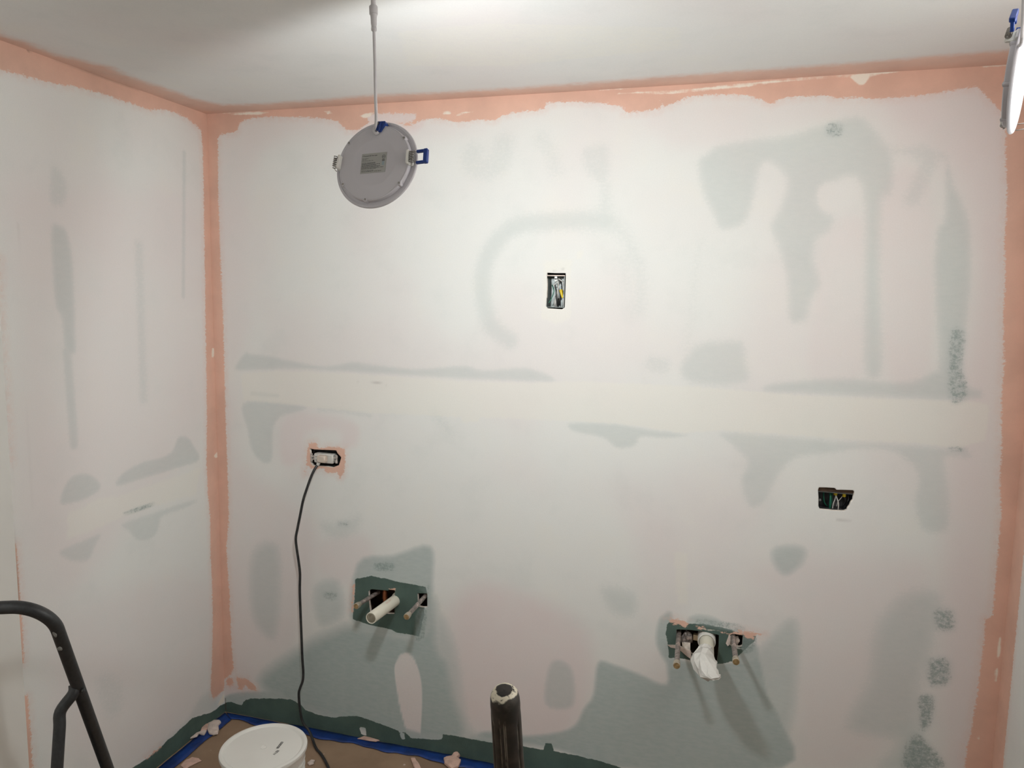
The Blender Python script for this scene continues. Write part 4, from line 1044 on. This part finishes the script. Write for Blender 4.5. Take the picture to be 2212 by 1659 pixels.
# broken flaps of board around the right openings
def flap(name, P, label, y_in=-.002, y_out=-.014, mats=None):
    vs = []; k = len(P)
    for i, (x, y, lift) in enumerate(P): p = Vector(hit(x, y, 1, -lift)); vs.append(p)
    bk = [v+Vector((0, .009, -.001)) for v in vs]
    m = MB(); m.add(vs+bk, [tuple(range(k)), tuple(reversed(range(k, 2*k)))], 0, False)
    m.add(vs+bk, [(i, k+i, k+(i+1) % k, (i+1) % k) for i in range(k)], 1, False)
    o = m.build(name, mats or [MAT['rawboard'], MAT['gypsum']], None, tuple(vs[0]), auto=False); tag(o, label, 'wallboard scrap'); return o
MAT['rawboard'] = simple('green_board_face', C_RAW, .85, var=.12, scale=25)
flap('board_flap', [(1441, 1393, .002), (1466, 1395, .010), (1492, 1407, .014), (1494, 1425, .010), (1484, 1418, .008), (1466, 1402, .006), (1449, 1399, .002)], 'torn pale wallboard edge crossing behind the stub left of the bagged drain', mats=[MAT['mudlight'], MAT['mudlight']])
flap('board_flap', [(1473, 1388, .004), (1491, 1390, .006), (1491, 1405, .008), (1474, 1398, .006)], 'small broken wallboard tab just left of the bagged drain', mats=[MAT['gypsum'], MAT['gypsum']])
flap('board_flap', [(1575, 1371, .003), (1580, 1376, .004), (1577, 1392, .008), (1572, 1396, .010), (1568, 1390, .004)], 'thin pale wallboard sliver left of the rightmost pipe hole', mats=[MAT['mudlight'], MAT['mudlight']])

# ================================================================== floor: tape, scraps
def strip(name, outer, inner, label, z=.0035):
    m = MB(); n = len(outer); vs = []
    for i in range(n):
        a, b = floor_px(*outer[i]), floor_px(*inner[i])
        for k, t in enumerate((0, .33, .66, 1)):
            p = a*(1-t)+b*t; zz = z+.0022*mnoise.noise(Vector((p[0]*16, p[1]*16, 3)))+(.003 if k == 3 else 0)*max(0, mnoise.noise(Vector((p[0]*9, p[1]*9, 8))))
            vs.append((p[0], p[1], max(zz, .0015)))
    fs = [(i*4+k, i*4+k+1, i*4+k+5, i*4+k+4) for i in range(n-1) for k in range(3)]
    m.add(vs, fs, 0, True); o = m.build(name, MAT['tape'], None, (vs[0][0], vs[0][1], 0), auto=False)
    sm = o.modifiers.new('thick', 'SOLIDIFY'); sm.thickness = .0006; sm.offset = 1
    tag(o, label, 'tape'); return o
def dens(P, n=8): return [tuple(q) for q in smooth_path([(x, y) for x, y in P], n)]
so = dens([(489, 1541), (545, 1551), (600, 1562), (665, 1573), (740, 1588), (822, 1604), (870, 1613), (925, 1623), (1000, 1638), (1066, 1652), (1150, 1669), (1300, 1699)])
si = dens([(498, 1556), (538, 1563), (590, 1577), (664, 1591), (720, 1601), (806, 1619), (862, 1629), (912, 1640), (985, 1657), (1050, 1672), (1135, 1690), (1285, 1722)])
# wavy inner edge
si = [(x, y+2.2*math.sin(x*.047)+1.2*math.sin(x*.13)) for x, y in si]
strip('masking_tape', so, si, 'blue masking tape strip on the floor along the back wall')
so = dens([(486, 1541), (450, 1570), (412, 1603), (375, 1634), (341, 1662), (290, 1705), (220, 1764)])
si = dens([(499, 1557), (470, 1582), (440, 1605), (408, 1634), (375, 1662), (325, 1708), (255, 1770)])
strip('masking_tape', so, si, 'blue masking tape strip on the floor along the left wall', .0050)

def scrap(P, label, mat, z=.007, h=.006, seed=0):
    """flat broken flake of dried mud lying on the floor"""
    pts = [floor_px(*p) for p in P]; n0 = len(pts); rr = random.Random(seed)
    pts = [pts[i]*(1-t)+pts[(i+1) % n0]*t+np.array([rr.uniform(-1, 1), rr.uniform(-1, 1)])*.0018*(t > 0) for i in range(n0) for t in (0, .5)]; n = len(pts); c = sum(pts)/n
    vs = []
    for ring, (s_, hh) in enumerate(((1., 0), (.97, h*.6), (.75, h), (.4, h*.9))):
        for p in pts:
            q2 = c+(p-c)*s_; vs.append((q2[0], q2[1], z+hh*(1+.5*mnoise.noise(Vector((q2[0]*40, q2[1]*40, seed)))) if ring else z-.001))
    fs = [(r_*n+i, r_*n+(i+1) % n, (r_+1)*n+(i+1) % n, (r_+1)*n+i) for r_ in range(3) for i in range(n)]
    fs += [tuple(3*n+i for i in range(n)), tuple(reversed(range(n)))]
    m = MB(); m.add(vs, fs, 0, False); o = m.build('mud_flake', mat, None, (c[0], c[1], z), auto=False); tag(o, label, 'plaster flake'); return o
scrap([(450, 1568), (462, 1561), (474, 1561), (478, 1566), (472, 1572), (473, 1580), (471, 1590), (462, 1592), (452, 1590), (448, 1580)], 'largest pale pink mud flake on the left floor tape beside the bucket', MAT['mudlight'], .009, .008, 1)
scrap([(436, 1577), (446, 1569), (453, 1567), (448, 1580), (440, 1584), (433, 1586)], 'salmon mud flake left of the largest pale flake on the left tape', MAT['mud'], .009, .006, 2)
scrap([(411, 1600), (425, 1588), (447, 1582), (441, 1593), (430, 1590), (426, 1596)], 'thin white mud flake along the left wall on blue tape', MAT['mudlight'], .009, .005, 3)
scrap([(772, 1600), (786, 1595), (808, 1600), (820, 1604), (812, 1606), (790, 1603)], 'flat salmon mud flake on the blue tape under the left drain pipe', MAT['mud'], .008, .004, 4)
scrap([(887, 1640), (896, 1640), (905, 1652), (912, 1668), (897, 1668)], 'salmon mud flake on brown paper near the bottom edge of the view', MAT['mud'], .003, .006, 5)
scrap([(958, 1645), (975, 1640), (980, 1633), (990, 1631), (994, 1638), (988, 1643), (996, 1648), (990, 1662), (975, 1668), (960, 1655)], 'salmon mud lump on blue tape left of the black grip', MAT['mud'], .009, .010, 6)
scrap([(664, 1650), (672, 1644), (680, 1645), (678, 1652), (668, 1655)], 'small pale mud flake right of the bucket beside the cord', MAT['mudlight'], .003, .005, 7)
scrap([(390, 1655), (402, 1643), (415, 1637), (430, 1640), (436, 1645), (420, 1652), (400, 1664)], 'broad salmon mud smear on brown paper left of the bucket', MAT['mud'], .003, .002, 8)

# ================================================================== bucket
LIDH = .345; LIDR = .1340
BC = hit(569.5, 1605.5, 2, LIDH); BCx, BCy = BC[0], BC[1]
bk = thing('bucket', 'white lidded plastic bucket on the brown paper beside the left wall corner', 'bucket', (BCx, BCy, 0))
def rib(r0, h0): return [(r0, h0-.004), (r0+.005, h0-.0035), (r0+.006, h0-.001), (r0+.005, h0+.001), (r0, h0+.0015)]
m = MB()
prof = [(.0, .002), (.108, .002), (.111, .0), (.1135, .004), (.1185, .225)]+rib(.1190, .240)+rib(.1195, .262)+rib(.1200, .285)+[(.1205, .300), (.1205, .318)]
m.lathe(prof, None, 96); body = m.build('pail', MAT['bucket'], bk)
m = MB()
m.lathe([(.1215, .296), (.1258, .296), (.1268, .302), (.1268, .320), (LIDR-.0008, .322), (LIDR, .327), (LIDR-.0015, .3325), (.1255, .3352), (.1225, .3345), (.1200, .3315), (.1165, .3290), (.1120, .3300), (.030, .3310), (.0, .3312)], None, 128)
# gate mark
m.lathe([(.0105, .3305), (.0100, .3328), (.0080, .3330), (.0070, .3316), (0, .3316)], None, 32)
lid = m.build('lid', MAT['bucket'], bk)
m = MB()   # printed date code, reading away from the camera like in the photo
def lid_local(x, y): p = hit(x, y, 2, .3316); return Vector((p[0]-BCx, p[1]-BCy, .3316))
p1, p2 = lid_local(601, 1617), lid_local(614, 1601); dv = (p2-p1); ang = math.atan2(dv.y, dv.x)
text_mesh(m, '05/2023', dv.length/3.6, (p1.x, p1.y), ang, .3316)
p3, p4 = lid_local(593, 1631), lid_local(603, 1622); dv2 = p4-p3
text_mesh(m, '11:52', dv.length/3.6, (p3.x, p3.y), math.atan2(dv2.y, dv2.x), .3316)
m.build('printed_code', MAT['pailink'], lid)
for sgn in (1, -1):
    m = MB(); R = Matrix.Rotation(math.radians(-70 if sgn > 0 else 110), 4, 'Z')
    m.box((.118, -.018, .262), (.131, .018, .292), mat=R, bevel=.004); ear = m.build('handle_ear', MAT['bucket'], bk)
m = MB(); R = Matrix.Rotation(math.radians(-70), 4, 'Z'); pts = []
for k in range(33):
    a = math.pi*k/32; v = Vector((.128*math.cos(a), -.128*math.sin(a)*.62-.012*math.sin(a), .277-.128*math.sin(a)*.85)); 
    rr_ = math.hypot(v.x, v.y); lim = .1268
    if rr_ < lim: v.x *= lim/rr_; v.y *= lim/rr_
    pts.append(R @ v)
m.tube(pts, .0022, 10); m.build('wire_handle', MAT['steel'], bk)

# ================================================================== step ladder
P0 = Vector(at(130, 1375, 1.45)); hd = math.radians(66)
sdir = Vector((math.sin(hd), math.cos(hd), 0)); fdir = Vector((-sdir.y, sdir.x, 0))
al, be = math.radians(25), math.radians(-15)
rail = (fdir*math.sin(al)-Vector((0, 0, 1))*math.cos(al)); leg = (fdir*math.sin(be)-Vector((0, 0, 1))*math.cos(be))
WID = .42; RB = .066; TR = .0122
def bend(Pa, da, db, R, n=14):
    """points rounding the corner at Pa from travel direction da to db"""
    ph = math.acos(max(-1, min(1, da.dot(db)))); tl = R*math.tan(ph/2); A0 = Pa-da*tl; nrm = (db-da*da.dot(db)).normalized(); C0 = A0+nrm*R
    return [C0-nrm*R*math.cos(ph*k/n)+da*R*math.sin(ph*k/n) for k in range(n+1)]
# top corner point: extend the rail up from P0
corner = P0-rail*.086; up = -rail
other = corner-sdir*WID
footR = corner+rail*(corner.z/-rail.z-.012/-rail.z); footL = other+rail*((other.z-.012)/-rail.z)
path = [footR]+bend(corner, up, -sdir, RB)+bend(other, -sdir, rail, RB)+[footL]
lad = thing('step_ladder', 'charcoal tubular step ladder at the lower left, its curved top rail in view', 'ladder', (corner.x, corner.y, 0))
inv = Matrix.Translation(-Vector((corner.x, corner.y, 0)))
m = MB(); m.tube([inv @ p for p in path], TR, 24); fr = m.build('front_frame', MAT['ladder'], lad)
# pivot on the rail
def _py(P): d_ = np.array(P)-CAM; return IH/2-FPX*(d_@UPV)/(d_@FWD)
tpv = min(np.linspace(.02, .3, 281), key=lambda t_: abs(_py(P0+rail*t_)-1487))
pv = P0+rail*tpv; pvL = pv-sdir*WID
off = -fdir*.014
def rearleg(pv_, inn=1):
    # bends out of the pivot then runs to the floor
    a = pv_-fdir*.004-sdir*inn*.006; b = pv_-fdir*.016+leg*.034-sdir*inn*.026; ft = b+leg*((b.z-.012)/-leg.z)
    return smooth_path([a+Vector((0, 0, .010)), a-fdir*.008+Vector((0, 0, -.004)), b, b+leg*.03, b+leg*.08], 5)+[ft]
for s_, pp in ((1, pv), (-1, pvL)):
    m = MB(); pts = [inv @ Vector(p) for p in rearleg(pp, s_)]
    n_ = len(pts); m.tube(pts, [TR*.92]*n_, 20); m.build('rear_leg', MAT['ladder'], lad)
    m = MB(); m.lathe([(.0050, 0), (.0050, .0030), (.0028, .0045), (0, .0045)], inv @ Matrix.Translation(pp-fdir*.010+sdir*s_*.0105) @ sdir.to_track_quat('Z', 'Y').to_matrix().to_4x4(), 16)
    m.build('pivot_bolt', MAT['ladder'], lad)
Lr = rearleg(pv)[-1]; Ll = rearleg(pvL, -1)[-1]
m = MB(); a = Vector(Lr)-leg*.12; b = Vector(Ll)-leg*.12; m.tube([inv @ a, inv @ b], .009, 14); m.build('cross_brace', MAT['ladder'], lad)
Hc = pv.z
for k, zz in enumerate((.22, .44, .66)):
    q1 = corner+rail*((corner.z-zz)/-rail.z); q2 = q1-sdir*WID; dep = .20 if k == 2 else .12
    X = -sdir; Yv = -fdir
    K = Matrix.Identity(4)
    for i in range(3): K[i][0], K[i][1], K[i][2], K[i][3] = X[i], Yv[i], (0, 0, 1)[i], q1[i]
    m = MB(); m.box((TR*.6, -.02, -.014), (WID-TR*.6, dep-.03, .014), mat=inv @ K, bevel=.006)
    for j in range(5): m.box((TR*1.8, -.010+j*(dep-.045)/5, .0138), (WID-TR*1.8, -.004+j*(dep-.045)/5, .0158), mi=0, mat=inv @ K)
    m.build('step', MAT['rubber'], lad)
for p in (footR, footL, Lr, Ll):
    p = Vector(p); m = MB(); m.lathe([(.0165, 0), (.0165, .020), (.0140, .034), (.0125, .034)], inv @ Matrix.Translation((p.x, p.y, 0)), 20); m.build('rubber_foot', MAT['rubber'], lad)
# dried flecks on the rail
for (fx, fy, sx, sy, an) in ((118, 1370, 4.5, 7.5, .5), (127, 1396, 5.5, 7, .2)):
    best = None
    for i in range(len(path)-1):
        for t_ in np.linspace(0, 1, 60 if i == 0 else 4):
            p = path[i]*(1-t_)+path[i+1]*t_; dd = np.array(p)-CAM; z_ = dd@FWD; xx = IW/2+FPX*(dd@RGT)/z_; yy = IH/2-FPX*(dd@UPV)/z_
            e = (xx-fx)**2+(yy-fy)**2
            if best is None or e < best[0]: best = (e, p, path[i+1]-path[i], z_)
    _, p, tg, z_ = best; p = Vector(p); tg = Vector(tg).normalized()
    vw = (Vector(CAM)-p).normalized(); tgt = Vector(at(fx, fy, z_)); offv = tgt-p; offv -= tg*offv.dot(tg); 
    nv = (vw-tg*vw.dot(tg)).normalized(); side = tg.cross(nv)
    sgn = max(-.9, min(.9, offv.dot(side)/TR)); a0_ = math.asin(sgn)
    m = MB(); vs = []; rr = random.Random(int(fx)); ph = [rr.uniform(0, 6) for _ in range(3)]
    for rg, hh in ((1, .0002), (.75, .0011), (0.01, .0013)):
        for k in range(18):
            t_ = 2*math.pi*k/18; q3 = rg*(1+.18*math.sin(2*t_+ph[0])+.12*math.sin(3*t_+ph[1]))
            al_ = a0_+q3*math.cos(t_)*(sx*.00088)/TR; ax = q3*math.sin(t_)*sy*.00088
            vs.append(inv @ (p+tg*ax+(nv*math.cos(al_)+side*math.sin(al_))*(TR+hh)))
    m.add(vs, [(r_*18+i, r_*18+(i+1) % 18, (r_+1)*18+(i+1) % 18, (r_+1)*18+i) for r_ in range(2) for i in range(18)], 0, True); m.build('dried_mud_fleck', MAT['ladderchip'], fr)

# ================================================================== tool pole with ridged black grip
GD = 1.0
gt = Vector(at(1090.5, 1505, GD)); gb = Vector(at(1100, 1659, GD+.056))
gax = (gt-gb).normalized(); gax = (gax+Vector((0, 0, .0))).normalized()
GR = .0213; 
top = gt+gax*.0
_xg = (Vector(RGT)-gax*gax.dot(Vector(RGT))).normalized(); _yg = gax.cross(_xg); PM = Matrix.Identity(4)
for i in range(3): PM[i][0], PM[i][1], PM[i][2], PM[i][3] = _xg[i], _yg[i], gax[i], top[i]
pole = thing('tool_pole', 'black ridged tool grip with cream plaster smeared on its rounded end, bottom centre', 'tool handle', mw=PM)
K = Matrix.Identity(4)
def groove(a, h):
    if h > -.030: return 0
    s_ = min(1, (-.030-h)/.012)
    g = 0
    for c_ in (math.radians(-115), math.radians(-95), math.radians(-38), math.radians(-150), math.radians(60)):
        dd = (a-c_+math.pi) % (2*math.pi)-math.pi; g -= .09*math.exp(-(dd/.07)**2)
    return g*s_
prof = [(0, .0130), (.003, .0122), (.008, .0130), (.0125, .0118), (.0160, .0088), (.0185, .0040), (.0198, -.003), (.0203, -.012), (.0200, -.022), (.0204, -.030), (.0206, -.045), (.0208, -.07), (.0211, -.10), (.0214, -.125), (.0220, -.150), (.0226, -.170), (.0226, -.30), (.0215, -.31), (.0150, -.315)]
m = MB()
pr2 = [(r_, h_) for r_, h_ in reversed(prof)]
def resample(P, mx=.006):
    o_ = [P[0]]
    for a, b in zip(P[:-1], P[1:]):
        n_ = max(1, int(abs(b[1]-a[1])/mx))
        for k in range(1, n_+1): o_.append((a[0]+(b[0]-a[0])*k/n_, a[1]+(b[1]-a[1])*k/n_))
    return o_
m.lathe(resample(pr2), K, 120, wob=groove); g_ = m.build('grip', MAT['gripend'], pole); 
rem = top.z/gax.z
m = MB(); m.lathe([(.0125, -rem+.04), (.0125, -.30)], K, 24); m.build('pole_tube', MAT['alu'], pole)
m = MB(); m.lathe([(.0, -rem+.001), (.020, -rem+.004), (.020, -rem+.03), (.0130, -rem+.045)], K, 24); m.build('end_foot', MAT['rubber'], pole)
